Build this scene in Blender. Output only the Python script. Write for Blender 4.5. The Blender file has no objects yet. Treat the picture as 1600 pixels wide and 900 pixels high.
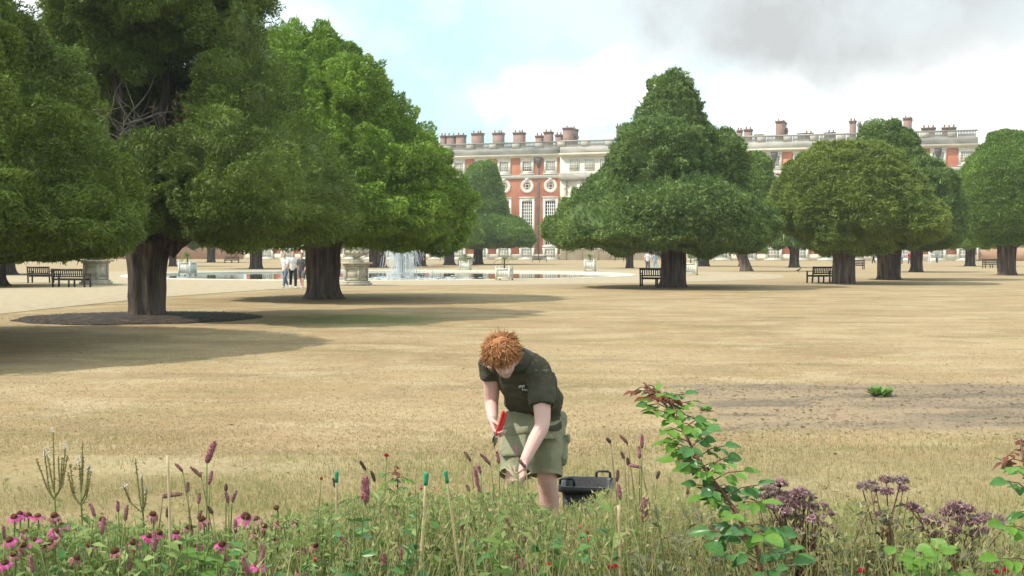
import bpy, math, random
import numpy as np
from mathutils import Vector, Matrix

random.seed(7)
RNG = np.random.default_rng(11)
S = bpy.context.scene
COL = S.collection

# ------------------------------------------------------------------ camera
CAM_H = 1.85
FPX = 2000.0                       # focal length in pixels of the 1600 wide photograph
PITCH = math.atan(59.0 / FPX)
cd = bpy.data.cameras.new("camera")
cam = bpy.data.objects.new("camera", cd)
COL.objects.link(cam)
cam.location = (0, 0, CAM_H)
cam.rotation_euler = (math.pi / 2 - PITCH, 0, 0)
cd.sensor_width = 36.0
cd.lens = FPX / 1600.0 * 36.0
cd.clip_start = 0.1
cd.clip_end = 6000.0
S.camera = cam

# ------------------------------------------------------------------ sun, sky, exposure
SUN_EL = math.radians(51)
SUN_DIR = Vector((-0.94, -0.25, 0)).normalized()       # horizontal direction towards the sun
sd = bpy.data.lights.new("sun", 'SUN')
sd.energy = 2.4
sd.angle = math.radians(0.9)
sd.color = (1.0, 0.95, 0.86)
sun = bpy.data.objects.new("sun", sd)
COL.objects.link(sun)
tosun = Vector((SUN_DIR.x * math.cos(SUN_EL), SUN_DIR.y * math.cos(SUN_EL), math.sin(SUN_EL)))
sun.rotation_euler = tosun.to_track_quat('Z', 'Y').to_euler()
sun.location = (-40, -20, 60)

S.view_settings.view_transform = 'Standard'
S.view_settings.look = 'None'
S.view_settings.gamma = 1.0
S.view_settings.use_curve_mapping = False
S.view_settings.exposure = 0.86


def build_world():
    w = bpy.data.worlds.new("World")
    S.world = w
    w.use_nodes = True
    nt = w.node_tree
    N, L = nt.nodes, nt.links
    N.clear()
    out = N.new('ShaderNodeOutputWorld')
    bg = N.new('ShaderNodeBackground')
    bg.inputs['Strength'].default_value = 0.15
    sky = N.new('ShaderNodeTexSky')
    sky.sky_type = 'NISHITA'
    sky.sun_disc = False
    sky.sun_elevation = SUN_EL
    sky.sun_rotation = math.atan2(SUN_DIR.x, SUN_DIR.y)
    sky.dust_density = 1.5
    sky.altitude = 30
    tc = N.new('ShaderNodeTexCoord')

    def math_(op, a, b=None, clamp=False):
        m = N.new('ShaderNodeMath')
        m.operation = op
        m.use_clamp = clamp
        for i, v in enumerate((a, b)):
            if v is None:
                continue
            if isinstance(v, (int, float)):
                m.inputs[i].default_value = v
            else:
                L.new(v, m.inputs[i])
        return m.outputs[0]

    def blob(px, py, rx, ry, skew=0.0):
        # a soft patch of sky round one direction: 1 in the middle, 0 outside
        d = Vector(((px - 800) / FPX, 1.0, (391 - py) / FPX)).normalized()
        s = N.new('ShaderNodeVectorMath')
        s.operation = 'SUBTRACT'
        L.new(warp.outputs[0], s.inputs[0])
        s.inputs[1].default_value = d
        mp = N.new('ShaderNodeMapping')
        mp.vector_type = 'TEXTURE'
        mp.inputs['Rotation'].default_value = (0, skew, 0)
        mp.inputs['Scale'].default_value = (rx / FPX, 0.3, ry / FPX)
        L.new(s.outputs[0], mp.inputs[0])
        ln = N.new('ShaderNodeVectorMath')
        ln.operation = 'LENGTH'
        L.new(mp.outputs[0], ln.inputs[0])
        mr = N.new('ShaderNodeMapRange')
        mr.interpolation_type = 'SMOOTHSTEP'
        mr.inputs['From Min'].default_value = 1.25
        mr.inputs['From Max'].default_value = 0.45
        L.new(ln.outputs['Value'], mr.inputs['Value'])
        return mr.outputs[0]

    # flat cloud layer: project the direction on a plane overhead
    sep = N.new('ShaderNodeSeparateXYZ')
    L.new(tc.outputs['Generated'], sep.inputs[0])
    zz = math_('ADD', math_('MAXIMUM', sep.outputs['Z'], 0.0), 0.16)
    cmb = N.new('ShaderNodeCombineXYZ')
    L.new(math_('DIVIDE', sep.outputs['X'], zz), cmb.inputs['X'])
    L.new(math_('DIVIDE', sep.outputs['Y'], zz), cmb.inputs['Y'])
    n1 = N.new('ShaderNodeTexNoise')
    n1.inputs['Scale'].default_value = 0.9
    n1.inputs['Detail'].default_value = 7
    n1.inputs['Roughness'].default_value = 0.55
    n1.inputs['Distortion'].default_value = 0.3
    L.new(cmb.outputs[0], n1.inputs['Vector'])
    n2 = N.new('ShaderNodeTexNoise')
    n2.inputs['Scale'].default_value = 8.0
    n2.inputs['Detail'].default_value = 9
    n2.inputs['Roughness'].default_value = 0.62
    L.new(tc.outputs['Generated'], n2.inputs['Vector'])
    # ragged edges for the cloud banks
    wv = N.new('ShaderNodeVectorMath')
    wv.operation = 'MULTIPLY_ADD'
    L.new(n2.outputs['Color'], wv.inputs[0])
    wv.inputs[1].default_value = (0.16, 0.0, 0.085)
    wv.inputs[2].default_value = (-0.08, 0, -0.043)
    warp = N.new('ShaderNodeVectorMath')
    warp.operation = 'ADD'
    L.new(tc.outputs['Generated'], warp.inputs[0])
    L.new(wv.outputs[0], warp.inputs[1])

    cover = math_('MULTIPLY', math_('SUBTRACT', n1.outputs['Fac'], 0.38), 3.6, True)
    blue = math_('MAXIMUM', blob(640, 110, 250, 190), math_('MAXIMUM', blob(1165, 165, 60, 60), blob(860, 40, 60, 60)))
    cover = math_('SUBTRACT', cover, math_('MULTIPLY', blue, 0.85), True)
    bank = math_('MAXIMUM', blob(920, 150, 170, 70), blob(1400, 130, 330, 140))
    cover = math_('MAXIMUM', cover, math_('MULTIPLY', bank, 0.95), True)
    grey = math_('MAXIMUM', blob(1270, 10, 470, 140, 0.05), math_('MULTIPLY', blob(1500, 140, 190, 60), 0.6))
    grey = math_('MULTIPLY', grey, math_('ADD', math_('MULTIPLY', n2.outputs['Fac'], 1.0), 0.38), True)
    big = math_('MULTIPLY', math_('SUBTRACT', n1.outputs['Fac'], 0.56), 3.5, True)
    grey = math_('MAXIMUM', grey, math_('MULTIPLY', big, 0.35))
    wisps = math_('MULTIPLY', math_('SUBTRACT', n2.outputs['Fac'], 0.47), 2.6, True)
    cover = math_('MAXIMUM', cover, math_('MULTIPLY', wisps, 0.75), True)
    cover = math_('MAXIMUM', cover, grey, True)
    shade = math_('MULTIPLY', math_('SUBTRACT', 0.56, n2.outputs['Fac']), 2.2, True)
    grey = math_('MAXIMUM', grey, math_('MULTIPLY', shade, 0.75), True)

    mixc = N.new('ShaderNodeMix')
    mixc.data_type = 'RGBA'
    mixc.inputs['A'].default_value = (5.7, 5.7, 5.6, 1)
    mixc.inputs['B'].default_value = (2.42, 2.48, 2.5, 1)
    L.new(grey, mixc.inputs['Factor'])
    # thin bright veil over the blue, as in a hazy summer sky
    veil = N.new('ShaderNodeMix')
    veil.data_type = 'RGBA'
    veil.inputs['Factor'].default_value = 0.85
    L.new(sky.outputs[0], veil.inputs['A'])
    veil.inputs['B'].default_value = (2.62, 3.9, 4.1, 1)
    mx = N.new('ShaderNodeMix')
    mx.data_type = 'RGBA'
    L.new(cover, mx.inputs['Factor'])
    L.new(veil.outputs['Result'], mx.inputs['A'])
    L.new(mixc.outputs['Result'], mx.inputs['B'])
    L.new(mx.outputs['Result'], bg.inputs['Color'])
    L.new(bg.outputs[0], out.inputs['Surface'])


build_world()


# ------------------------------------------------------------------ pixel helpers
def pray(px, py):
    a, b = px - 800.0, 450.0 - py
    F = np.array((0, math.cos(PITCH), -math.sin(PITCH)))
    U = np.array((0, math.sin(PITCH), math.cos(PITCH)))
    return F * FPX + U * b + np.array((a, 0, 0))


def PY(px, py, Y):
    """point seen at photo pixel px, py that lies Y metres in front of the camera"""
    d = pray(px, py)
    p = d * (Y / d[1])
    p[2] += CAM_H
    return p


def PG(px, py):
    """point of the flat ground seen at photo pixel px, py"""
    d = pray(px, py)
    p = d * (CAM_H / -d[2])
    p[2] = 0.0
    return p


# ------------------------------------------------------------------ numpy value noise
def vnoise(P, seed=0):
    P = np.asarray(P, float)
    i = np.floor(P).astype(np.int64)
    f = P - i
    f = f * f * (3 - 2 * f)

    def h(ix, iy, iz):
        n = (ix * 374761393 + iy * 668265263 + iz * 2147483647 + seed * 1274126177) & 0xffffffff
        n = ((n ^ (n >> 13)) * 1274126177) & 0xffffffff
        n = (n ^ (n >> 16)) & 0xffff
        return n / 32767.5 - 1.0
    x0, y0, z0 = i[:, 0], i[:, 1], i[:, 2]
    r = 0
    for dx in (0, 1):
        for dy in (0, 1):
            for dz in (0, 1):
                w = (f[:, 0] if dx else 1 - f[:, 0]) * (f[:, 1] if dy else 1 - f[:, 1]) * (f[:, 2] if dz else 1 - f[:, 2])
                r = r + w * h(x0 + dx, y0 + dy, z0 + dz)
    return r


# ------------------------------------------------------------------ mesh builder
class MB:
    def __init__(self):
        self.V, self.T, self.Q, self.n, self.G = [], [], [], 0, []

    def add(self, v, faces):
        """v: list of points; faces: list of index tuples (3 or 4 or more)"""
        v = np.asarray(v, float).reshape(-1, 3)
        o = self.n
        for f in faces:
            if len(f) == 3:
                self.T.append(np.array([f]) + o)
            elif len(f) == 4:
                self.Q.append(np.array([f]) + o)
            else:
                self.G.append([i + o for i in f])
        self.V.append(v)
        self.n += len(v)
        return self

    def addnp(self, v, tris=None, quads=None):
        o = self.n
        self.V.append(np.asarray(v, float).reshape(-1, 3))
        self.n += len(self.V[-1])
        if tris is not None:
            self.T.append(np.asarray(tris) + o)
        if quads is not None:
            self.Q.append(np.asarray(quads) + o)
        return self

    def box(self, lo, hi, M=None):
        x0, y0, z0 = lo
        x1, y1, z1 = hi
        v = np.array([(x0, y0, z0), (x1, y0, z0), (x1, y1, z0), (x0, y1, z0), (x0, y0, z1), (x1, y0, z1), (x1, y1, z1), (x0, y1, z1)], float)
        if M is not None:
            v = np.array([M @ Vector(p) for p in v])
        return self.add(v, [(0, 3, 2, 1), (4, 5, 6, 7), (0, 1, 5, 4), (1, 2, 6, 5), (2, 3, 7, 6), (3, 0, 4, 7)])

    def rings(self, R, cap=True, closed=True):
        """R: (m, k, 3) rings of k points joined to a skin"""
        R = np.asarray(R, float)
        m, k, _ = R.shape
        idx = np.arange(m * k).reshape(m, k)
        a = idx[:-1, :]
        b = idx[1:, :]
        if closed:
            a2, b2 = np.roll(a, -1, 1), np.roll(b, -1, 1)
        else:
            a, a2 = a[:, :-1], a[:, 1:]
            b, b2 = b[:, :-1], b[:, 1:]
        q = np.stack([a.ravel(), a2.ravel(), b2.ravel(), b.ravel()], 1)
        o = self.n
        self.addnp(R.reshape(-1, 3), quads=q)
        if cap and closed:
            self.G.append([o + i for i in range(k)][::-1])
            self.G.append([o + (m - 1) * k + i for i in range(k)])
        return self

    def tube(self, pts, rad, seg=6, cap=True):
        pts = np.asarray(pts, float)
        m = len(pts)
        rad = np.broadcast_to(np.asarray(rad, float), (m,))
        t = np.gradient(pts, axis=0)
        t /= np.linalg.norm(t, axis=1)[:, None] + 1e-9
        ref = np.array((0.3, 0.2, 1.0)) if abs(t[0][2]) < 0.9 else np.array((1.0, 0.1, 0))
        a = np.linspace(0, 2 * np.pi, seg, endpoint=False)
        R = []
        u = ref
        for i in range(m):
            u = u - t[i] * np.dot(u, t[i])
            if np.linalg.norm(u) < 1e-6:
                u = np.array((0, 1.0, 0.2))
                u = u - t[i] * np.dot(u, t[i])
            u = u / (np.linalg.norm(u) + 1e-9)
            w = np.cross(t[i], u)
            R.append(pts[i] + rad[i] * (np.cos(a)[:, None] * u + np.sin(a)[:, None] * w))
        return self.rings(R, cap)

    def lathe(self, c, prof, seg=16, cap=True):
        a = np.linspace(0, 2 * np.pi, seg, endpoint=False)
        R = [np.stack([c[0] + r * np.cos(a), c[1] + r * np.sin(a), np.full(seg, c[2] + z)], 1) for z, r in prof]
        return self.rings(R, cap)

    def blob(self, c, r, seg=8, lat=5):
        """ellipsoid; r scalar or 3 radii"""
        r = np.broadcast_to(np.asarray(r, float), (3,))
        th = np.linspace(0.02, np.pi - 0.02, lat + 1)
        a = np.linspace(0, 2 * np.pi, seg, endpoint=False)
        R = [np.stack([c[0] + r[0] * np.sin(t) * np.cos(a), c[1] + r[1] * np.sin(t) * np.sin(a), np.full(seg, c[2] - r[2] * np.cos(t))], 1) for t in th]
        return self.rings(R, True)

    def loft(self, secs, seg=18, cap=True):
        """secs: (centre, axis A vector, axis B vector) ellipses"""
        a = np.linspace(0, 2 * np.pi, seg, endpoint=False)
        R = [np.asarray(c) + np.cos(a)[:, None] * np.asarray(A) + np.sin(a)[:, None] * np.asarray(B) for c, A, B in secs]
        return self.rings(R, cap)

    def mesh(self, name, org=(0, 0, 0), smooth=False):
        V = np.concatenate(self.V) - np.asarray(org, float)
        me = bpy.data.meshes.new(name)
        T = np.concatenate(self.T) if self.T else np.zeros((0, 3), int)
        Q = np.concatenate(self.Q) if self.Q else np.zeros((0, 4), int)
        gl = [len(g) for g in self.G]
        loops = np.concatenate([T.ravel(), Q.ravel()] + [np.array(g) for g in self.G]).astype(np.int32)
        tot = np.concatenate([np.full(len(T), 3), np.full(len(Q), 4), np.array(gl, int)]).astype(np.int32)
        st = np.concatenate([[0], np.cumsum(tot)[:-1]]).astype(np.int32)
        me.vertices.add(len(V))
        me.vertices.foreach_set('co', V.astype(np.float32).ravel())
        me.loops.add(len(loops))
        me.loops.foreach_set('vertex_index', loops)
        me.polygons.add(len(tot))
        me.polygons.foreach_set('loop_start', st)
        me.polygons.foreach_set('loop_total', tot)
        me.update(calc_edges=True)
        me.validate()
        if smooth:
            me.polygons.foreach_set('use_smooth', np.ones(len(me.polygons), bool))
        return me

    def build(self, name, mat, parent=None, org=None, smooth=False, **kw):
        if org is None:
            org = tuple(parent_world(parent)) if parent else (0, 0, 0)
        me = self.mesh(name, org, smooth)
        if mat is not None:
            me.materials.append(mat)
        o = bpy.data.objects.new(name, me)
        COL.objects.link(o)
        if parent is not None:
            o.parent = parent
        else:
            o.location = org
        for k, v in kw.items():
            o[k] = v
        return o


def parent_world(p):
    v = Vector((0, 0, 0))
    while p is not None:
        v += p.location
        p = p.parent
    return v


def thing(name, loc, label, cat, group=None):
    o = bpy.data.objects.new(name, None)
    o.empty_display_size = 0.2
    o.location = loc
    COL.objects.link(o)
    tag(o, label, cat, group)
    return o


def tag(o, label, cat, group=None):
    o['label'] = label
    o['category'] = cat
    if group:
        o['group'] = group
    return o


def part(name, me, parent, loc=(0, 0, 0), rot=(0, 0, 0), scale=(1, 1, 1)):
    o = bpy.data.objects.new(name, me)
    o.parent = parent
    o.location = loc
    o.rotation_euler = rot
    o.scale = scale
    COL.objects.link(o)
    return o


# ------------------------------------------------------------------ materials
def pm(name, cols, scale=4.0, rough=0.7, bump=0.0, bscale=None, stretch=(1, 1, 1), island=0.0, trans=0.0, detail=5, spec=0.3, metal=0.0, contrast=(0.3, 0.7), tcol=None):
    m = bpy.data.materials.new(name)
    m.use_nodes = True
    nt = m.node_tree
    N, L = nt.nodes, nt.links
    b = N['Principled BSDF']
    b.inputs['Roughness'].default_value = rough
    b.inputs['Metallic'].default_value = metal
    b.inputs['Specular IOR Level'].default_value = spec
    tc = N.new('ShaderNodeTexCoord')
    mp = N.new('ShaderNodeMapping')
    mp.inputs['Scale'].default_value = stretch
    L.new(tc.outputs['Object'], mp.inputs[0])
    nz = N.new('ShaderNodeTexNoise')
    nz.inputs['Scale'].default_value = scale
    nz.inputs['Detail'].default_value = detail
    L.new(mp.outputs[0], nz.inputs['Vector'])
    fac = nz.outputs['Fac']
    mr = N.new('ShaderNodeMapRange')
    mr.inputs['From Min'].default_value = contrast[0]
    mr.inputs['From Max'].default_value = contrast[1]
    L.new(fac, mr.inputs['Value'])
    fac = mr.outputs[0]
    if island:
        g = N.new('ShaderNodeNewGeometry')
        mi = N.new('ShaderNodeMix')
        mi.inputs['Factor'].default_value = island
        L.new(fac, mi.inputs['A'])
        L.new(g.outputs['Random Per Island'], mi.inputs['B'])
        fac = mi.outputs['Result']
    cr = N.new('ShaderNodeValToRGB')
    el = cr.color_ramp.elements
    while len(el) < len(cols):
        el.new(0.5)
    for i, c in enumerate(cols):
        el[i].position = i / max(1, len(cols) - 1)
        el[i].color = (*c, 1)
    L.new(fac, cr.inputs[0])
    L.new(cr.outputs[0], b.inputs['Base Color'])
    if bump:
        bn = N.new('ShaderNodeBump')
        bn.inputs['Strength'].default_value = min(1.0, bump)
        bn.inputs['Distance'].default_value = 0.03 if bump <= 1 else 0.03 * bump
        n2 = N.new('ShaderNodeTexNoise')
        n2.inputs['Scale'].default_value = bscale or scale * 4
        n2.inputs['Detail'].default_value = 4
        L.new(mp.outputs[0], n2.inputs['Vector'])
        L.new(n2.outputs['Fac'], bn.inputs['Height'])
        L.new(bn.outputs[0], b.inputs['Normal'])
    if trans:
        tr = N.new('ShaderNodeBsdfTranslucent')
        if tcol:
            tr.inputs['Color'].default_value = (*tcol, 1)
        else:
            L.new(cr.outputs[0], tr.inputs['Color'])
        mx = N.new('ShaderNodeMixShader')
        mx.inputs[0].default_value = trans
        L.new(b.outputs[0], mx.inputs[1])
        L.new(tr.outputs[0], mx.inputs[2])
        L.new(mx.outputs[0], N['Material Output'].inputs['Surface'])
    return m


def leafmat(name, dark, mid, light, scale=0.8, island=0.45, trans=0.25, rough=0.55):
    return pm(name, [dark, mid, light], scale=scale, rough=rough, island=island, trans=trans, detail=4, spec=0.25, contrast=(0.32, 0.68))


M = {}
M['yew_dark'] = leafmat('yew_dark', (0.0736, 0.1041, 0.0222), (0.139, 0.2027, 0.037), (0.2594, 0.3477, 0.0613))
M['yew_bright'] = leafmat('yew_bright', (0.0981, 0.1599, 0.0261), (0.2054, 0.3216, 0.045), (0.375, 0.5353, 0.0813))
M['yew_blue'] = leafmat('yew_blue', (0.0809, 0.1365, 0.0435), (0.1629, 0.2469, 0.0698), (0.2872, 0.3893, 0.1017))
M['yew_olive'] = leafmat('yew_olive', (0.1011, 0.1484, 0.0328), (0.202, 0.2663, 0.0529), (0.3535, 0.4113, 0.0897))
M['yew_clip'] = leafmat('yew_clip', (0.101, 0.1632, 0.0356), (0.1817, 0.2859, 0.0555), (0.2858, 0.4139, 0.0848), scale=0.4)
M['bark'] = pm('bark', [(0.04, 0.029, 0.024), (0.10, 0.073, 0.058), (0.22, 0.17, 0.137)], scale=2.2, stretch=(3, 3, 0.35), rough=0.9, bump=1.5, bscale=7, contrast=(0.3, 0.72))
M['bark_pale'] = pm('bark_pale', [(0.055, 0.042, 0.034), (0.14, 0.105, 0.085), (0.27, 0.215, 0.18)], scale=2.2, stretch=(3, 3, 0.35), rough=0.9, bump=1.5, bscale=7, contrast=(0.3, 0.72))
M['deadwood'] = pm('deadwood', [(0.20, 0.16, 0.13), (0.42, 0.37, 0.32)], scale=3, rough=0.85)
M['brownleaf'] = pm('brownleaf', [(0.16, 0.09, 0.045), (0.34, 0.21, 0.12)], scale=2, island=0.6, trans=0.2, rough=0.8)
M['brick_red'] = pm('brick_red', [(0.56, 0.20, 0.115), (0.63, 0.25, 0.15), (0.67, 0.30, 0.19)], scale=0.5, rough=0.9, detail=8)
M['brick_chimney'] = pm('brick_chimney', [(0.28, 0.175, 0.14), (0.38, 0.25, 0.20)], scale=0.9, rough=0.9, detail=8)
M['stone'] = pm('stone', [(0.60, 0.55, 0.43), (0.76, 0.71, 0.58)], scale=0.5, rough=0.85, detail=8)
M['stone_grey'] = pm('stone_grey', [(0.28, 0.265, 0.235), (0.42, 0.40, 0.35), (0.52, 0.49, 0.42)], scale=0.35, rough=0.9, detail=9, stretch=(1, 1, 2))
M['stone_urn'] = pm('stone_urn', [(0.30, 0.28, 0.22), (0.44, 0.41, 0.33), (0.52, 0.48, 0.39)], scale=3, rough=0.9, detail=8, bump=0.3, bscale=25)
M['frame_white'] = pm('frame_white', [(0.66, 0.64, 0.56), (0.78, 0.76, 0.68)], scale=1, rough=0.6)
M['crate_white'] = pm('crate_white', [(0.62, 0.62, 0.52), (0.78, 0.77, 0.66)], scale=3, rough=0.55, stretch=(1, 1, 0.4))
M['lead'] = pm('lead', [(0.10, 0.10, 0.10), (0.16, 0.155, 0.15)], scale=1, rough=0.7)
M['bench_wood'] = pm('bench_wood', [(0.028, 0.022, 0.018), (0.075, 0.058, 0.046)], scale=5, stretch=(1, 6, 6), rough=0.75)
M['black_plastic'] = pm('black_plastic', [(0.012, 0.012, 0.013), (0.03, 0.03, 0.031)], scale=10, rough=0.42, spec=0.5, bump=0.15, bscale=60)
M['palm'] = pm('palm', [(0.10, 0.15, 0.03), (0.24, 0.30, 0.07)], scale=4, island=0.5, trans=0.3, rough=0.5)
M['hedge'] = leafmat('hedge', (0.03, 0.07, 0.018), (0.06, 0.12, 0.03), (0.10, 0.17, 0.04), scale=1.5)
M['slate'] = pm('slate', [(0.12, 0.12, 0.125), (0.2, 0.2, 0.205)], scale=0.6, rough=0.8)


def glass_mat(name, c):
    m = pm(name, [tuple(x * 0.6 for x in c), c], scale=0.45, rough=0.08, spec=0.6, detail=2)
    return m


M['glass'] = glass_mat('glass', (0.09, 0.095, 0.09))
M['glass_dark'] = glass_mat('glass_dark', (0.02, 0.02, 0.02))
M['blind'] = pm('blind', [(0.42, 0.42, 0.37), (0.52, 0.52, 0.46)], scale=0.8, rough=0.5)


# ------------------------------------------------------------------ ground
POOL = (-9.7, 96.5)
POOL_R = 18.3


def lawn_material():
    m = bpy.data.materials.new('dry_lawn')
    m.use_nodes = True
    nt = m.node_tree
    N, L = nt.nodes, nt.links
    b = N['Principled BSDF']
    b.inputs['Roughness'].default_value = 0.95
    b.inputs['Specular IOR Level'].default_value = 0.1
    tc = N.new('ShaderNodeTexCoord')

    def noise(scale, detail=5, st=(1, 1, 1), rough=0.55, loc=(0, 0, 0)):
        mp = N.new('ShaderNodeMapping')
        mp.inputs['Scale'].default_value = st
        mp.inputs['Location'].default_value = loc
        L.new(tc.outputs['Object'], mp.inputs[0])
        n = N.new('ShaderNodeTexNoise')
        n.inputs['Scale'].default_value = scale
        n.inputs['Detail'].default_value = detail
        n.inputs['Roughness'].default_value = rough
        L.new(mp.outputs[0], n.inputs['Vector'])
        return n.outputs['Fac']

    def mr(v, a, b_, c=0.0, d=1.0, smooth=True):
        n = N.new('ShaderNodeMapRange')
        if smooth:
            n.interpolation_type = 'SMOOTHSTEP'
        for k, x in zip(('From Min', 'From Max', 'To Min', 'To Max'), (a, b_, c, d)):
            n.inputs[k].default_value = x
        L.new(v, n.inputs['Value'])
        return n.outputs[0]

    def mix(f, a, b_, blend='MIX'):
        n = N.new('ShaderNodeMix')
        n.data_type = 'RGBA'
        n.blend_type = blend
        if isinstance(f, float):
            n.inputs['Factor'].default_value = f
        else:
            L.new(f, n.inputs['Factor'])
        for k, x in (('A', a), ('B', b_)):
            if isinstance(x, tuple):
                n.inputs[k].default_value = (*x, 1)
            else:
                L.new(x, n.inputs[k])
        return n.outputs['Result']

    def mul(a, b_):
        n = N.new('ShaderNodeMath')
        n.operation = 'MULTIPLY'
        for i, x in enumerate((a, b_)):
            if isinstance(x, float):
                n.inputs[i].default_value = x
            else:
                L.new(x, n.inputs[i])
        return n.outputs[0]

    def add(a, b_):
        n = N.new('ShaderNodeMath')
        n.operation = 'ADD'
        for i, x in enumerate((a, b_)):
            if isinstance(x, float):
                n.inputs[i].default_value = x
            else:
                L.new(x, n.inputs[i])
        return n.outputs[0]
    sep = N.new('ShaderNodeSeparateXYZ')
    L.new(tc.outputs['Object'], sep.inputs[0])
    X, Y = sep.outputs['X'], sep.outputs['Y']
    straw = (0.358, 0.251, 0.133)
    pale = (0.428, 0.317, 0.181)
    brown = (0.289, 0.193, 0.106)
    green = (0.145, 0.15, 0.05)
    c = mix(mr(noise(0.16, 5, (1, 0.8, 1)), 0.35, 0.65), straw, pale)
    c = mix(mul(mr(noise(0.33, 6, (0.7, 1.5, 1), loc=(3, 9, 0)), 0.45, 0.7), 0.75), c, brown)
    c = mix(mul(mr(noise(0.55, 6, (0.6, 1.2, 1), loc=(31, 2, 0)), 0.48, 0.7), 0.5), c, green)
    c = mix(mul(mr(noise(0.75, 7, (0.8, 1.1, 1), loc=(11, 4, 0), rough=.62), 0.5, 0.64), 0.55), c, (0.27, 0.20, 0.115))
    c = mix(mul(mr(noise(0.6, 7, (0.8, 1.1, 1), loc=(2, 14, 0), rough=.62), 0.5, 0.64), 0.7), c, (0.47, 0.37, 0.225))
    # a fine mottle of tufts
    c = mix(mul(mr(noise(7.0, 6, rough=0.7), 0.45, 0.68), 0.62), c, brown)
    c = mix(mul(mr(noise(3.2, 7, loc=(7, 1, 0), rough=0.7), 0.5, 0.7), 0.65), c, (0.46, 0.36, 0.2))
    # greener, longer belt beside the flower bed
    wob = add(Y, mr(noise(0.8, 4), 0.2, 0.8, -1.4, 1.4, False))
    c = mix(mul(mr(wob, 12.6, 10.0), 0.32), c, (0.185, 0.175, 0.07))
    # green patch kept moist between the trees
    gx = mr(add(X, 3.9), -3.2, -1.0)
    gx = mul(gx, mr(add(X, 3.9), 2.6, 0.8))
    gy = mul(mr(wob, 30.5, 33.5), mr(wob, 38.0, 35.0))
    c = mix(mul(mul(gx, gy), 0.75), c, (0.11, 0.145, 0.035))
    # worn, thin patch on the right with bare grey soil showing
    edge = mul(mr(noise(1.6, 5), 0.3, 0.7, -0.35, 0.35, False), 1.0)
    px_ = mr(add(X, edge), 1.95, 2.5)
    py_ = mul(mr(add(Y, mul(edge, 0.8)), 12.6, 13.8), mr(add(Y, mul(edge, 0.25)), 17.75, 17.55))
    patch = mul(px_, py_)
    pc = mix(mr(noise(0.5, 5, (0.6, 1.6, 1), loc=(5, 5, 0)), 0.4, 0.62), (0.33, 0.24, 0.155), (0.24, 0.185, 0.13))
    pc = mix(mul(mr(noise(0.9, 7, (0.5, 1.4, 1), loc=(1, 8, 0), rough=.65), 0.46, 0.62), 0.85), pc, (0.145, 0.122, 0.094))
    pc = mix(mul(mr(noise(14, 3), 0.5, 0.7), 0.4), pc, (0.36, 0.27, 0.16))
    c = mix(mul(patch, 0.92), c, pc)
    # dry gravelly ground far off
    c = mix(mul(mr(Y, 55, 75), 0.65), c, (0.40, 0.305, 0.185))
    L.new(c, b.inputs['Base Color'])
    bn = N.new('ShaderNodeBump')
    bn.inputs['Strength'].default_value = 0.9
    bn.inputs['Distance'].default_value = 0.05
    L.new(noise(11, 4), bn.inputs['Height'])
    L.new(bn.outputs[0], b.inputs['Normal'])
    return m


M['lawn'] = lawn_material()
M['gravel'] = pm('gravel', [(0.36, 0.28, 0.175), (0.42, 0.335, 0.215), (0.46, 0.38, 0.255)], scale=2.2, rough=0.95, detail=9, bump=0.6, bscale=30)
M['mulch'] = pm('mulch', [(0.025, 0.018, 0.014), (0.055, 0.042, 0.032), (0.10, 0.078, 0.058)], scale=5, rough=0.95, detail=8, bump=1.0, bscale=25)
M['bedsoil'] = pm('bedsoil', [(0.07, 0.05, 0.035), (0.17, 0.125, 0.085), (0.33, 0.26, 0.18)], scale=9, rough=0.95, detail=8, bump=1.2, bscale=40)


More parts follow.
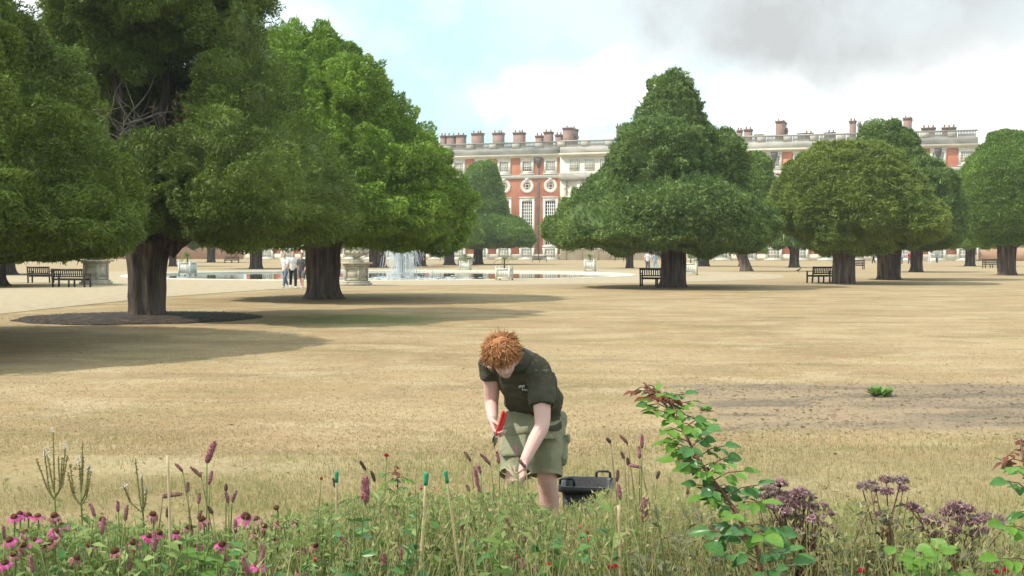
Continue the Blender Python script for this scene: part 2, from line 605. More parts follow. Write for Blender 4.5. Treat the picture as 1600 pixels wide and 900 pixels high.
def build_ground():
    seg = 160
    a = np.linspace(0, 2 * np.pi, seg, endpoint=False)
    R = []
    for r in (POOL_R, 20, 24, 32, 45, 60, 80, 110, 160, 260, 500, 1200):
        R.append(np.stack([POOL[0] + r * np.cos(a), POOL[1] + r * np.sin(a), np.zeros(seg)], 1))
    mb = MB()
    mb.rings(R, cap=False)
    mb.build('lawn', M['lawn'], kind='structure')
    # gravel ring round the pool
    ro = POOL_R + 11.5 + 0.25 * np.sin(a * 9)
    mb = MB()
    mb.rings([np.stack([POOL[0] + (POOL_R + 0.0) * np.cos(a), POOL[1] + (POOL_R + 0.0) * np.sin(a), np.full(seg, 0.008)], 1),
              np.stack([POOL[0] + ro * np.cos(a), POOL[1] + ro * np.sin(a), np.full(seg, 0.008)], 1)], cap=False)
    mb.build('gravel_ring', M['gravel'], kind='structure')
    # gravel walk on the left
    near = [(-700, 520), (-300, 505), (0, 491), (110, 479), (230, 467), (330, 459), (430, 452), (520, 449)]
    far = [(-700, 455), (-300, 453), (0, 451), (110, 447.5), (230, 446), (330, 445.5), (430, 445), (520, 444.5)]
    A = np.array([PG(*p) for p in near])
    B = np.array([PG(*p) for p in far])

    def dens(P):
        return np.stack([np.interp(np.linspace(0, len(P) - 1, 60), range(len(P)), P[:, k]) for k in range(3)], 1)
    A, B = dens(A), dens(B)
    A[:, 1] += 0.25 * np.sin(A[:, 0] * 1.3) + 0.15 * np.sin(A[:, 0] * 3.1)
    A[:, 2] = B[:, 2] = 0.012
    MB().rings([A, B], cap=False, closed=False).build('gravel_walk', M['gravel'], kind='structure')
    # pool wall, rim, water
    prof = [(-0.9, POOL_R), (0.02, POOL_R)]
    c = (POOL[0], POOL[1], 0)
    MB().lathe(c, prof, seg, cap=False).build('pool_wall', M['stone_grey'], kind='structure')
    MB().lathe(c, [(-0.09, POOL_R - 0.02), (0.04, POOL_R - 0.02), (0.05, POOL_R + 0.03), (0.05, POOL_R + 0.62), (0.04, POOL_R + 0.66), (-0.02, POOL_R + 0.66)], seg, cap=False).build('pool_rim', M['stone'], kind='structure')
    w = pm('water', [(0.035, 0.045, 0.034), (0.055, 0.066, 0.05)], scale=0.4, rough=0.05, spec=0.6, bump=0.02, bscale=1.6, stretch=(1, 0.35, 1))
    MB().lathe((POOL[0], POOL[1], -0.075), [(0, POOL_R - 0.001), (0.0, 0.05)], seg, cap=False).build('water', w, kind='structure')
    # mulch circle round the nearest yew
    o = PG(218, 497)
    R = []
    rr = 3.25 + 0.16 * vnoise(np.stack([np.cos(a) * 5, np.sin(a) * 5, a * 0], 1), 3)
    for f, z in ((1.0, 0.004), (0.97, 0.03), (0.6, 0.07), (0.05, 0.12)):
        R.append(np.stack([o[0] + rr * f * np.cos(a), o[1] + rr * f * np.sin(a), np.full(seg, z)], 1))
    MB().rings(R).build('mulch_circle', M['mulch'], kind='structure')
    # flower bed soil, edge slightly wavy
    xs = np.linspace(-9, 9, 90)
    rows = []
    for k, y in enumerate(np.linspace(1.2, 7.75, 20)):
        yy = np.full_like(xs, y)
        if k == 19:
            yy = yy + 0.12 * np.sin(xs * 1.7) + 0.06 * np.sin(xs * 4.3)
        P = np.stack([xs, yy, xs * 0], 1)
        z = 0.05 + 0.03 * vnoise(P * 2.2, 5) + 0.02 * vnoise(P * 6, 6)
        P[:, 2] = 0.006 if k in (0, 19) else z
        rows.append(P)
    MB().rings(rows, cap=False, closed=False).build('flower_bed', M['bedsoil'], kind='structure', smooth=True)


build_ground()


# ------------------------------------------------------------------ trees
class Prof:
    """crown lobe turned about a vertical axis, with its own left and right radius at each height"""

    def __init__(s, c, rows, yd=1.0):
        s.c = np.array(c, float)
        s.yd = yd
        rows = sorted(rows)
        s.z = np.array([r[0] for r in rows])
        s.l = np.array([r[1] for r in rows])
        s.r = np.array([r[2] for r in rows])
        d = np.hypot(np.diff(s.z), np.diff((s.l + s.r) / 2))
        s.u = np.concatenate([[0], np.cumsum(d)])
        mid = (s.l + s.r) / 2
        uu = np.linspace(0, s.u[-1], 400)
        rr = np.interp(uu, s.u, mid) + 0.05
        s.cdf = np.concatenate([[0], np.cumsum(rr)])
        s.cdf = s.cdf / s.cdf[-1]
        s.uu = np.concatenate([uu, [s.u[-1]]])
        s.area = float(np.sum(rr) * 2 * np.pi * (uu[1] - uu[0]))

    def surf(s, u, th):
        z = np.interp(u, s.u, s.z)
        k = (1 + np.cos(th)) / 2
        r = np.interp(u, s.u, s.l) * (1 - k) + np.interp(u, s.u, s.r) * k
        P = np.stack([s.c[0] + r * np.cos(th), s.c[1] + r * s.yd * np.sin(th), s.c[2] + z], 1)
        e = s.u[-1] * 0.02
        m = (s.l + s.r) / 2
        dz = np.interp(u + e, s.u, s.z) - np.interp(u - e, s.u, s.z)
        dr = np.interp(u + e, s.u, m) - np.interp(u - e, s.u, m)
        q = np.hypot(dz, dr) + 1e-6
        nr, nz = dz / q, -dr / q
        Nn = np.stack([nr * np.cos(th), nr * np.sin(th), nz], 1)
        return P, Nn

    def sample(s, n, rng, back):
        u = np.interp(rng.random(n), s.cdf, s.uu)
        th = rng.random(n) * 2 * np.pi
        # keep fewer sprays on the far side
        keep = (np.sin(th) < 0.25) | (rng.random(n) < back)
        return s.surf(u[keep], th[keep])

    def inside(s, P, shrink):
        z = P[:, 2] - s.c[2]
        th = np.arctan2(P[:, 1] - s.c[1], P[:, 0] - s.c[0])
        k = (1 + np.cos(th)) / 2
        r = np.interp(z, s.z, s.l, 0, 0) * (1 - k) + np.interp(z, s.z, s.r, 0, 0) * k
        return np.hypot(P[:, 0] - s.c[0], P[:, 1] - s.c[1]) < r - shrink

    def grid(s):
        u = np.linspace(0, s.u[-1], 34)
        th = np.linspace(0, 2 * np.pi, 56, endpoint=False)
        U, T = np.meshgrid(u, th, indexing='ij')
        P, Nn = s.surf(U.ravel(), T.ravel())
        return P, Nn, (34, 56)


class Ell:
    def __init__(s, c, r):
        s.c, s.r = np.array(c, float), np.array(r, float)
        p = 1.6
        a, b, c_ = s.r
        s.area = 4 * np.pi * (((a * b) ** p + (a * c_) ** p + (b * c_) ** p) / 3) ** (1 / p)

    def surf(s, d):
        P = s.c + d * s.r
        Nn = d / s.r
        return P, Nn / np.linalg.norm(Nn, axis=1)[:, None]

    def sample(s, n, rng, back):
        d = rng.normal(size=(n, 3))
        d /= np.linalg.norm(d, axis=1)[:, None]
        keep = (d[:, 1] < 0.35) | (rng.random(n) < back)
        return s.surf(d[keep])

    def inside(s, P, shrink):
        return (((P - s.c) / (s.r - shrink * 0.9)) ** 2).sum(1) < 1

    def grid(s):
        t = np.linspace(0.03, np.pi - 0.03, 22)
        th = np.linspace(0, 2 * np.pi, 40, endpoint=False)
        U, T = np.meshgrid(t, th, indexing='ij')
        d = np.stack([np.sin(U) * np.cos(T), np.sin(U) * np.sin(T), -np.cos(U)], 2).reshape(-1, 3)
        P, Nn = s.surf(d)
        return P, Nn, (22, 40)


def crown(name, lobes, n, leaf, mat, parent, seed, amp=0.35, freq=0.75, depth=0.22, back=0.25, gap=0.0, core=True, coredepth=0.42, gapfreq=0.55):
    rng = np.random.default_rng(seed)
    tot = sum(l.area for l in lobes)
    zlow = min((l.z[0] + l.c[2]) if isinstance(l, Prof) else (l.c[2] - l.r[2]) for l in lobes)

    def disp(P):
        q = P * np.array((freq, freq, freq * 1.5))
        a = 3.2 * np.abs(vnoise(q, seed)) - 1
        b = 3.2 * np.abs(vnoise(q * 2.1 + 7, seed + 1)) - 1
        return amp * (np.clip(0.6 * a + 0.4 * b, -1.2, 1.0) - 0.22)

    def gmask(P):
        g = vnoise(P * gapfreq + 31, seed + 5) + 0.5 * vnoise(P * gapfreq * 2.4 + 11, seed + 6)
        return g
    mb = MB()
    for li, l in enumerate(lobes):
        k = int(n * l.area / tot * 2.3)
        P, Nn = l.sample(k, rng, back)
        d = disp(P)
        ins = rng.exponential(depth * 0.45, len(P))
        P0 = P
        dn = np.clip(-Nn[:, 2] * 1.6, 0, 1) * np.clip((zlow + 1.6 - P[:, 2]) / .7, 0, 1)
        d = d * (1 - 0.8 * dn) - dn * (0.14 + leaf + 0.38 * vnoise(P * np.array((.75, .75, 0)), seed + 9))
        P = P + Nn * (d - np.minimum(ins, depth * 2))[:, None]
        keep = np.ones(len(P), bool)
        for lj, o in enumerate(lobes):
            if lj != li:
                keep &= ~o.inside(P, 0.35)
        if gap:
            g = gmask(P0)
            keep &= ~((g > 0.95 - gap) & (rng.random(len(P)) < 0.88))
        keep &= (P[:, 0] / P[:, 1] > -.48) | (rng.random(len(P)) < .2)
        P, Nn = P[keep], Nn[keep]
        m = len(P)
        ax = Nn * 0.75 + rng.normal(size=(m, 3)) * 0.55 + np.array((0, 0, 0.05))
        ax /= np.linalg.norm(ax, axis=1)[:, None]
        w = np.cross(ax, rng.normal(size=(m, 3)))
        w /= np.linalg.norm(w, axis=1)[:, None] + 1e-9
        ln = leaf * (0.6 + 0.8 * rng.random(m))[:, None]
        wd = ln * (0.16 + 0.14 * rng.random(m))[:, None]
        shoot = rng.random(m) < .012
        ln[shoot] *= 2.2
        wd[shoot] *= .7
        P[shoot] += Nn[shoot] * leaf * .9
        nn = np.cross(ax, w)
        v = np.stack([P - ax * ln * 0.35 + w * wd, P - ax * ln * 0.35 - w * wd + nn * wd * .5, P + ax * ln * 0.65], 1)
        mb.addnp(v.reshape(-1, 3), tris=np.arange(m * 3).reshape(m, 3))
        if core:
            P, Nn, sh = l.grid()
            dd = disp(P) - coredepth
            if gap:
                dd = dd - 1.3 * np.clip((gmask(P) - (0.95 - gap)) * 3, 0, 1)
            dn = np.clip(-Nn[:, 2] * 1.6, 0, 1) * np.clip((zlow + 1.6 - P[:, 2]) / .7, 0, 1)
            dd = dd * (1 - .5 * dn) - dn * (0.24 + leaf + 0.38 * vnoise(P * np.array((.75, .75, 0)), seed + 9))
            dd = np.maximum(dd, -.55 * float(l.r.min()) if isinstance(l, Ell) else -.5 * np.hypot(P[:, 0] - l.c[0], P[:, 1] - l.c[1]) - .15)
            P = P + Nn * dd[:, None]
            mb.rings(P.reshape(*sh, 3), cap=True)
    return mb.build(name, mat, parent, smooth=False)


def trunk(parent, base, r0, h, mat, seed, lean=(0, 0), flare=1.35, limbs=6, reach=3.0, top=1.0, flute=0.13, spread=None, name='trunk', seg=30):
    rng = np.random.default_rng(seed)
    mb = MB()
    m = 18
    th = np.linspace(0, 2 * np.pi, seg, endpoint=False)
    R = []
    for i in range(m):
        t = i / (m - 1)
        z = -0.05 + t * (h + 0.05)
        rad = r0 * (1 + (flare - 1) * math.exp(-t * 7) + 0.10 * t * t)
        rad *= 1 if spread is None else 1 + spread * t ** 2.0
        q = np.stack([np.cos(th) * 1.9, np.sin(th) * 1.9, np.full(seg, z * 0.35 / r0 * 0.5)], 1)
        f = 1 + flute * (1 - 1.6 * np.abs(vnoise(q * 1.5 + seed, seed))) + 0.06 * vnoise(q * 4, seed + 2)
        f = f + .30 * math.exp(-t * 9) * np.clip(np.sin(th * 6 + seed) + .4 * np.sin(th * 11 + seed * 2), 0, 2)
        cx = base[0] + lean[0] * t
        cy = base[1] + lean[1] * t
        R.append(np.stack([cx + rad * f * np.cos(th), cy + rad * f * np.sin(th), np.full(seg, base[2] + z)], 1))
    mb.rings(R)
    tip = np.array((base[0] + lean[0], base[1] + lean[1], base[2] + h))
    for k in range(limbs):
        a = 2 * np.pi * (k + rng.random() * 0.7) / limbs
        d = np.array((math.cos(a), math.sin(a) * 0.8, 0))
        p0 = tip + d * r0 * 0.35 - np.array((0, 0, h * 0.25))
        L = reach * (0.7 + 0.5 * rng.random())
        pts = [p0]
        for j in range(1, 6):
            s = j / 5
            pts.append(p0 + d * L * s * 0.8 + np.array((0, 0, L * (0.35 * s + 0.45 * s * s) + h * 0.2)) + rng.normal(size=3) * 0.07 * L * s)
        mb.tube(pts, r0 * np.array((0.5, 0.42, 0.33, 0.25, 0.17, 0.07)), 8)
    mb.tube([tip - np.array((0, 0, 0.4)), tip + np.array((lean[0] * 0.3, 0, top)), tip + np.array((lean[0] * 0.5, 0.1, top * 2.5))], [r0 * 0.9, r0 * 0.6, r0 * 0.15], 10)
    return mb.build(name, mat, parent, smooth=True)


class PixTree:
    """turns pixel outlines into metres at the distance of the tree's base"""

    def __init__(s, px, py, axis=None):
        s.b = PG(px, py)
        s.sc = FPX / s.b[1]
        s.axis = px if axis is None else axis
        s.ax = PY(s.axis, py, s.b[1])[0]

    def z(s, py):
        return PY(800, py, s.b[1])[2]

    def prof(s, rows, dy=0.0, yd=1.0):
        out = [(s.z(py), max(0.02, (s.axis - l) / s.sc), max(0.02, (r - s.axis) / s.sc)) for py, l, r in rows]
        out.append((out[-1][0] + 0.35, out[-1][1] * 0.5, out[-1][2] * 0.5))
        rows2 = sorted(out[:-1])
        p = Prof((s.ax, s.b[1] + dy, 0), rows2, yd)
        return p

    def ell(s, px, py, rx, ry, dy=0.0, rd=None):
        c = PY(px, py, s.b[1])
        r = (rx / s.sc, (rd if rd is not None else rx / s.sc * 0.85), ry / s.sc)
        return Ell((c[0], s.b[1] + dy, c[2]), r)


TREES = 'clipped yew trees on the lawn'


def yew(px, py, label, rows, n, leaf, mat, trunk_px, trunk_py, seed, axis=None, ells=(), bark='bark', amp=0.35, freq=0.75, gap=0.0, lean=(0, 0), flare=1.3, back=0.25, reach=3.0, depth=0.3, spread=None, cat='tree', dy=0.0, flute=0.13, limbs=6, yd=1.0):
    pt = PixTree(px, py, axis)
    t = thing('yew_tree', tuple(pt.b), label, cat, TREES)
    h = pt.z(trunk_py)
    trunk(t, pt.b, trunk_px / 2 / pt.sc, h, M[bark], seed, lean, flare, reach=reach, spread=spread, flute=flute, limbs=limbs)
    lobes = []
    if rows:
        lobes.append(pt.prof(rows, dy, yd))
    lobes += [pt.ell(*e) for e in ells]
    crown('crown', lobes, n, leaf, M[mat], t, seed, amp, freq, depth, back, gap)
    return t, pt


def build_trees():
    # the big yew whose crown fills the left edge; its trunk is outside the frame
    ax = -283
    rr = [(-320, -281), (-290, -215), (-250, -150), (-120, -45), (-60, -5), (0, 25), (60, 78), (130, 110), (200, 148), (270, 180), (330, 206), (360, 213), (385, 194), (400, 130), (406, 0)]
    rows = [(y, 2 * ax - r, r) for y, r in rr]
    yew(ax, 545, 'huge dark yew tree whose crown fills the left edge, trunk out of the frame', rows, 380000, 0.074, 'yew_dark', 95, 380, 101, amp=0.40, freq=0.95, depth=0.26, gap=0.2, yd=1.18)
    # nearest whole yew: ragged crown with a hollow showing dead branches
    t, pt = yew(230, 497, 'ragged dark yew with bare dead branches, standing in a circle of bare soil', [(-30, 400, 404), (5, 350, 388), (55, 330, 414), (90, 322, 436), (140, 314, 462), (180, 304, 484), (230, 288, 520), (275, 284, 548), (310, 284, 562), (345, 290, 562), (372, 305, 548), (386, 330, 510), (394, 370, 470)], 250000, 0.088, 'yew_dark', 46, 375, 102, axis=400, yd=2.0, dy=-.3,
                ells=[(235, -25, 178, 105, 0.6, 4.2), (345, 60, 45, 80, 0.6, 2.6), (335, 300, 55, 70, -1.0, 3.0),
                      (240, 298, 96, 82, -0.9, 1.9), (165, 170, 50, 45, 0.9, 1.0), (258, 322, 58, 56, -2.2, 1.3), (205, 285, 45, 55, -1.2, 1.2), (125, 40, 62, 80, 0.2, 1.4), (262, 70, 75, 45, 0.2, 1.4), (190, 52, 85, 72, -0.6, 1.5), (240, 170, 130, 100, 2.4, 1.4), (160, 120, 60, 80, 2.2, 1.2), (300, 352, 70, 32, -0.2, 1.6), (120, 265, 80, 120, 1.4, 1.6)],
                amp=0.42, freq=1.0, gap=0.15, flare=1.12, reach=2.6, spread=0.35, flute=0.2, back=0.3)
    b = pt.b
    rng = np.random.default_rng(5)
    db = MB()
    starts = [(185, 235), (200, 240), (215, 235), (240, 240), (255, 235), (190, 200), (280, 235), (150, 180)]
    for sx, sy in starts * 3:
        p = PY(sx + rng.normal() * 14, sy + rng.normal() * 10, b[1] + rng.uniform(-0.7, 0.6))
        d = np.array((rng.uniform(-0.9, 0.6), rng.uniform(-0.5, 0.3), rng.uniform(0.2, 1.0)))
        for br in range(3):
            q, dd = p.copy(), d + rng.normal(size=3) * 0.5
            pts = [q.copy()]
            for j in range(7):
                dd = dd + rng.normal(size=3) * 0.33
                q = q + dd / np.linalg.norm(dd) * 0.24
                pts.append(q.copy())
            db.tube(pts, np.linspace(0.03, 0.006, len(pts)), 4)
    db.build('dead_branch', M['deadwood'], t)
    # heavy limbs rising through the hollow
    lm = MB()
    for (x0, y0, x1, y1, x2, y2, r) in [(215, 390, 190, 250, 175, 60, 0.26), (235, 385, 245, 240, 262, 70, 0.24), (262, 395, 300, 365, 372, 318, 0.22), (250, 390, 275, 260, 330, 130, 0.22)]:
        lm.tube([PY(x0, y0, b[1]), PY((x0 + x1) / 2 - 4, (y0 + y1) / 2, b[1] + .1), PY(x1, y1, b[1] + .2), PY((x1 + x2) / 2 + 5, (y1 + y2) / 2, b[1] + .1), PY(x2, y2, b[1])], [r, r * .9, r * .75, r * .55, r * .3], 8)
    lm.build('limb', M['bark'], t, smooth=True)
    br = MB()
    for k in range(420):
        c = PY(300 + rng.normal() * 22, 188 + rng.normal() * 20, b[1] - 1.1 + rng.normal() * 0.4)
        a, w = rng.normal(size=3) * 0.05, rng.normal(size=3) * 0.02
        br.add([c - a, c + w, c + a, c - w], [(0, 1, 2, 3)])
    br.build('dead_foliage', M['brownleaf'], t)
    # bright yew right of it
    yew(505, 467, 'tall bright green yew with a fluted dark trunk beside the stone urn', [
        (44, 462, 488), (49, 436, 515), (58, 412, 532), (95, 385, 566), (140, 352, 612), (170, 335, 640), (195, 318, 664), (235, 300, 692), (280, 282, 722), (318, 270, 744), (345, 268, 746), (368, 280, 738), (384, 305, 715), (392, 350, 670), (397, 420, 590)],
        200000, 0.112, 'yew_bright', 44, 378, 103, axis=490, ells=[(632, 300, 88, 80, -2.0, 2.3), (560, 180, 70, 80, -1.6, 2.0), (690, 355, 52, 44, -1.0, 1.6)], amp=0.42, freq=1.0, gap=0.2, flare=1.25, flute=0.24, depth=0.4)
    # right hand group
    yew(1052, 449, 'biggest yew on the right, a tall tiered cone above a dark bench', [
        (108, 1045, 1058), (114, 1030, 1072), (130, 1014, 1084), (160, 998, 1096), (185, 984, 1100), (192, 980, 1104), (204, 966, 1114), (235, 952, 1130), (258, 940, 1142), (270, 931, 1146), (280, 924, 1150), (292, 908, 1160), (310, 884, 1176), (332, 866, 1190), (355, 852, 1204), (375, 853, 1208), (388, 868, 1198), (398, 920, 1160), (404, 990, 1110)],
        130000, 0.145, 'yew_blue', 34, 385, 104, ells=[(1055, 340, 108, 58, -3.6, 2.4), (1126, 256, 44, 56, -0.4, 2.0), (1030, 250, 74, 60, -2.2, 1.8), (905, 360, 55, 38, 0.2, 1.6), (1140, 352, 78, 48, -0.6, 2.4)], amp=0.27, freq=1.25, gap=0.14, flare=1.2, reach=3)
    yew(1168, 424, 'small pale trunked yew half hidden behind the biggest yew', [
        (239, 1165, 1188), (252, 1148, 1204), (275, 1138, 1211), (300, 1132, 1216), (340, 1124, 1220), (365, 1126, 1221), (382, 1136, 1214), (393, 1155, 1188)],
        16000, 0.27, 'yew_clip', 15, 380, 105, bark='bark_pale', amp=0.25, freq=0.7, lean=(-0.9, 0))
    yew(1318, 443, 'broad olive green dome shaped yew above a bench', [
        (219, 1302, 1352), (226, 1272, 1388), (245, 1240, 1410), (270, 1219, 1430), (300, 1204, 1449), (325, 1199, 1460), (350, 1205, 1461), (372, 1228, 1452), (390, 1255, 1430), (402, 1290, 1380)],
        95000, 0.145, 'yew_olive', 29, 390, 106, axis=1325, ells=[(1405, 352, 56, 44, -2.4, 2.2), (1290, 375, 40, 26, -2.6, 1.4)], bark='bark_pale', amp=0.2, freq=1.3, gap=0.14, flare=1.12, flute=0.2)
    yew(1389, 437, 'tall double domed yew rising behind the olive green dome', [
        (188, 1364, 1388), (194, 1348, 1405), (212, 1336, 1424), (236, 1328, 1438), (248, 1322, 1446), (256, 1316, 1466), (275, 1305, 1490), (310, 1300, 1503), (345, 1300, 1508), (378, 1310, 1502), (396, 1345, 1452)],
        65000, 0.16, 'yew_blue', 32, 388, 107, amp=0.22, freq=1.0, gap=0.1, flare=1.15, bark='bark', reach=2.2)
    yew(1573, 430, 'smoothly clipped rounded yew at the right edge of the picture', [
        (203, 1562, 1608), (210, 1545, 1625), (228, 1532, 1640), (240, 1518, 1655), (270, 1498, 1672), (305, 1492, 1678), (340, 1498, 1674), (370, 1512, 1660), (390, 1535, 1620)],
        65000, 0.155, 'yew_clip', 25, 385, 108, amp=0.16, freq=0.7, flare=1.05, reach=2.2, depth=0.18)
    # two tiered topiary in front of the palace
    yew(747, 413, 'smooth bell shaped topiary yew in front of the palace, skirt below', [
        (252, 748, 767), (259, 733, 776), (283, 722, 785), (312, 718, 791), (336, 714, 797), (342, 712, 815), (358, 704, 832), (376, 700, 839), (388, 710, 833), (392, 735, 790)],
        26000, 0.3, 'yew_clip', 13, 380, 109, axis=757, amp=0.12, freq=0.35, flare=1.1, depth=0.18)


build_trees()

# far yews whose trunks show beneath the nearer crowns
FAR = [  # px, py, trunk width, height px, radius px, label
    (590, 418, 24, 118, 60, 'distant yew with a stout dark trunk just right of the stone urn'),
    (702, 414, 14, 105, 56, 'distant yew whose trunk shows left of the bell shaped topiary'),
    (656, 416, 17, 100, 46, 'distant yew whose trunk stands behind the fountain spray'),
    (400, 420, 17, 120, 74, 'distant yew seen between the two nearest trunks on the left'),
    (330, 410, 11, 90, 52, 'distant yew with a thin trunk, under the crown of the ragged yew'),
    (270, 416, 10, 100, 52, 'distant yew whose trunk shows just right of the ragged yew trunk'),
    (8, 429, 27, 130, 90, 'distant yew with a broad trunk cut by the left edge'),
    (-18, 447, 44, 170, 130, 'yew whose spreading trunk foot just enters the left edge'),
    (984, 419, 10, 105, 50, 'distant yew with a thin trunk, left of the people behind the bench'),
    (1098, 416, 17, 95, 45, 'distant yew with a wide trunk just right of the palm crate'),
    (1160, 416, 9, 90, 40, 'distant dark trunked yew behind the pale trunked yew'),
    (1241, 418, 13, 105, 44, 'distant yew whose dark trunk stands left of the olive dome'),
    (1432, 425, 16, 120, 58, 'distant yew with a narrow trunk right of the double domed yew'),
    (1516, 416, 13, 95, 44, 'distant yew with a small trunk left of the right edge yew'),
]
for i, (px, py, tw, hp, rp, lab) in enumerate(FAR):
    rows = [(py - hp, px - rp * .12, px + rp * .12), (py - hp * .95, px - rp * .4, px + rp * .4), (py - hp * .8, px - rp * .7, px + rp * .7), (py - hp * .55, px - rp * .92, px + rp * .92),
            (py - hp * .32, px - rp, px + rp)]
    zb = min(py - hp * .2, 393)
    rows += [(zb - 6, px - rp * .9, px + rp * .9), (zb, px - rp * .6, px + rp * .6)]
    yew(px, py, lab, rows, 9000, 0.36, ('yew_dark', 'yew_bright', 'yew_blue')[i % 3], tw, zb - 6, 200 + i, amp=0.3, freq=0.5, flare=1.2, reach=2.0, limbs=5)

# low clipped hedge far off on the left
hp = PG(66, 408)
hd = thing('hedge', tuple(hp), 'low bright green clipped hedge far off on the left', 'hedge')
hm = MB()
rg = np.random.default_rng(9)
w2, hh = 4.6, 1.35
hm.box((hp[0] - w2, hp[1] - 0.7, 0), (hp[0] + w2, hp[1] + 0.7, hh - 0.1))
for k in range(5000):
    c = np.array((hp[0] + rg.uniform(-w2, w2), hp[1] - 0.75, rg.uniform(0.02, hh))) if k % 3 else np.array((hp[0] + rg.uniform(-w2, w2), hp[1] + rg.uniform(-.75, .75), hh))
    a, w = rg.normal(size=3) * 0.13, rg.normal(size=3) * 0.07
    hm.add([c - a, c + w, c + a, c - w], [(0, 1, 2, 3)])
hm.build('foliage', M['hedge'], hd)


# ------------------------------------------------------------------ palace
PA = np.array((-13.7, 253.0))
PB = np.array((80.5, 222.0))
PU = (PB - PA) / np.linalg.norm(PB - PA)
PN = np.array((PU[1], -PU[0]))             # outward, towards the garden


def facs(px, back=0.0):
    """distance along the palace front (from PA) where photo column px meets it, 'back' metres behind the front"""
    A = PA - PN * back
    k = (px - 800) / FPX
    # (A + s U).x = k (A + s U).y / cos-ish (column is vertical in the picture)
    s = (k * A[1] - A[0]) / (PU[0] - k * PU[1])
    return s


def facz(px, py, back=0.0):
    s = facs(px, back)
    p = PA - PN * back + PU * s
    return PY(px, py, p[1])[2]


S0 = facs(385)
S1 = facs(1526)


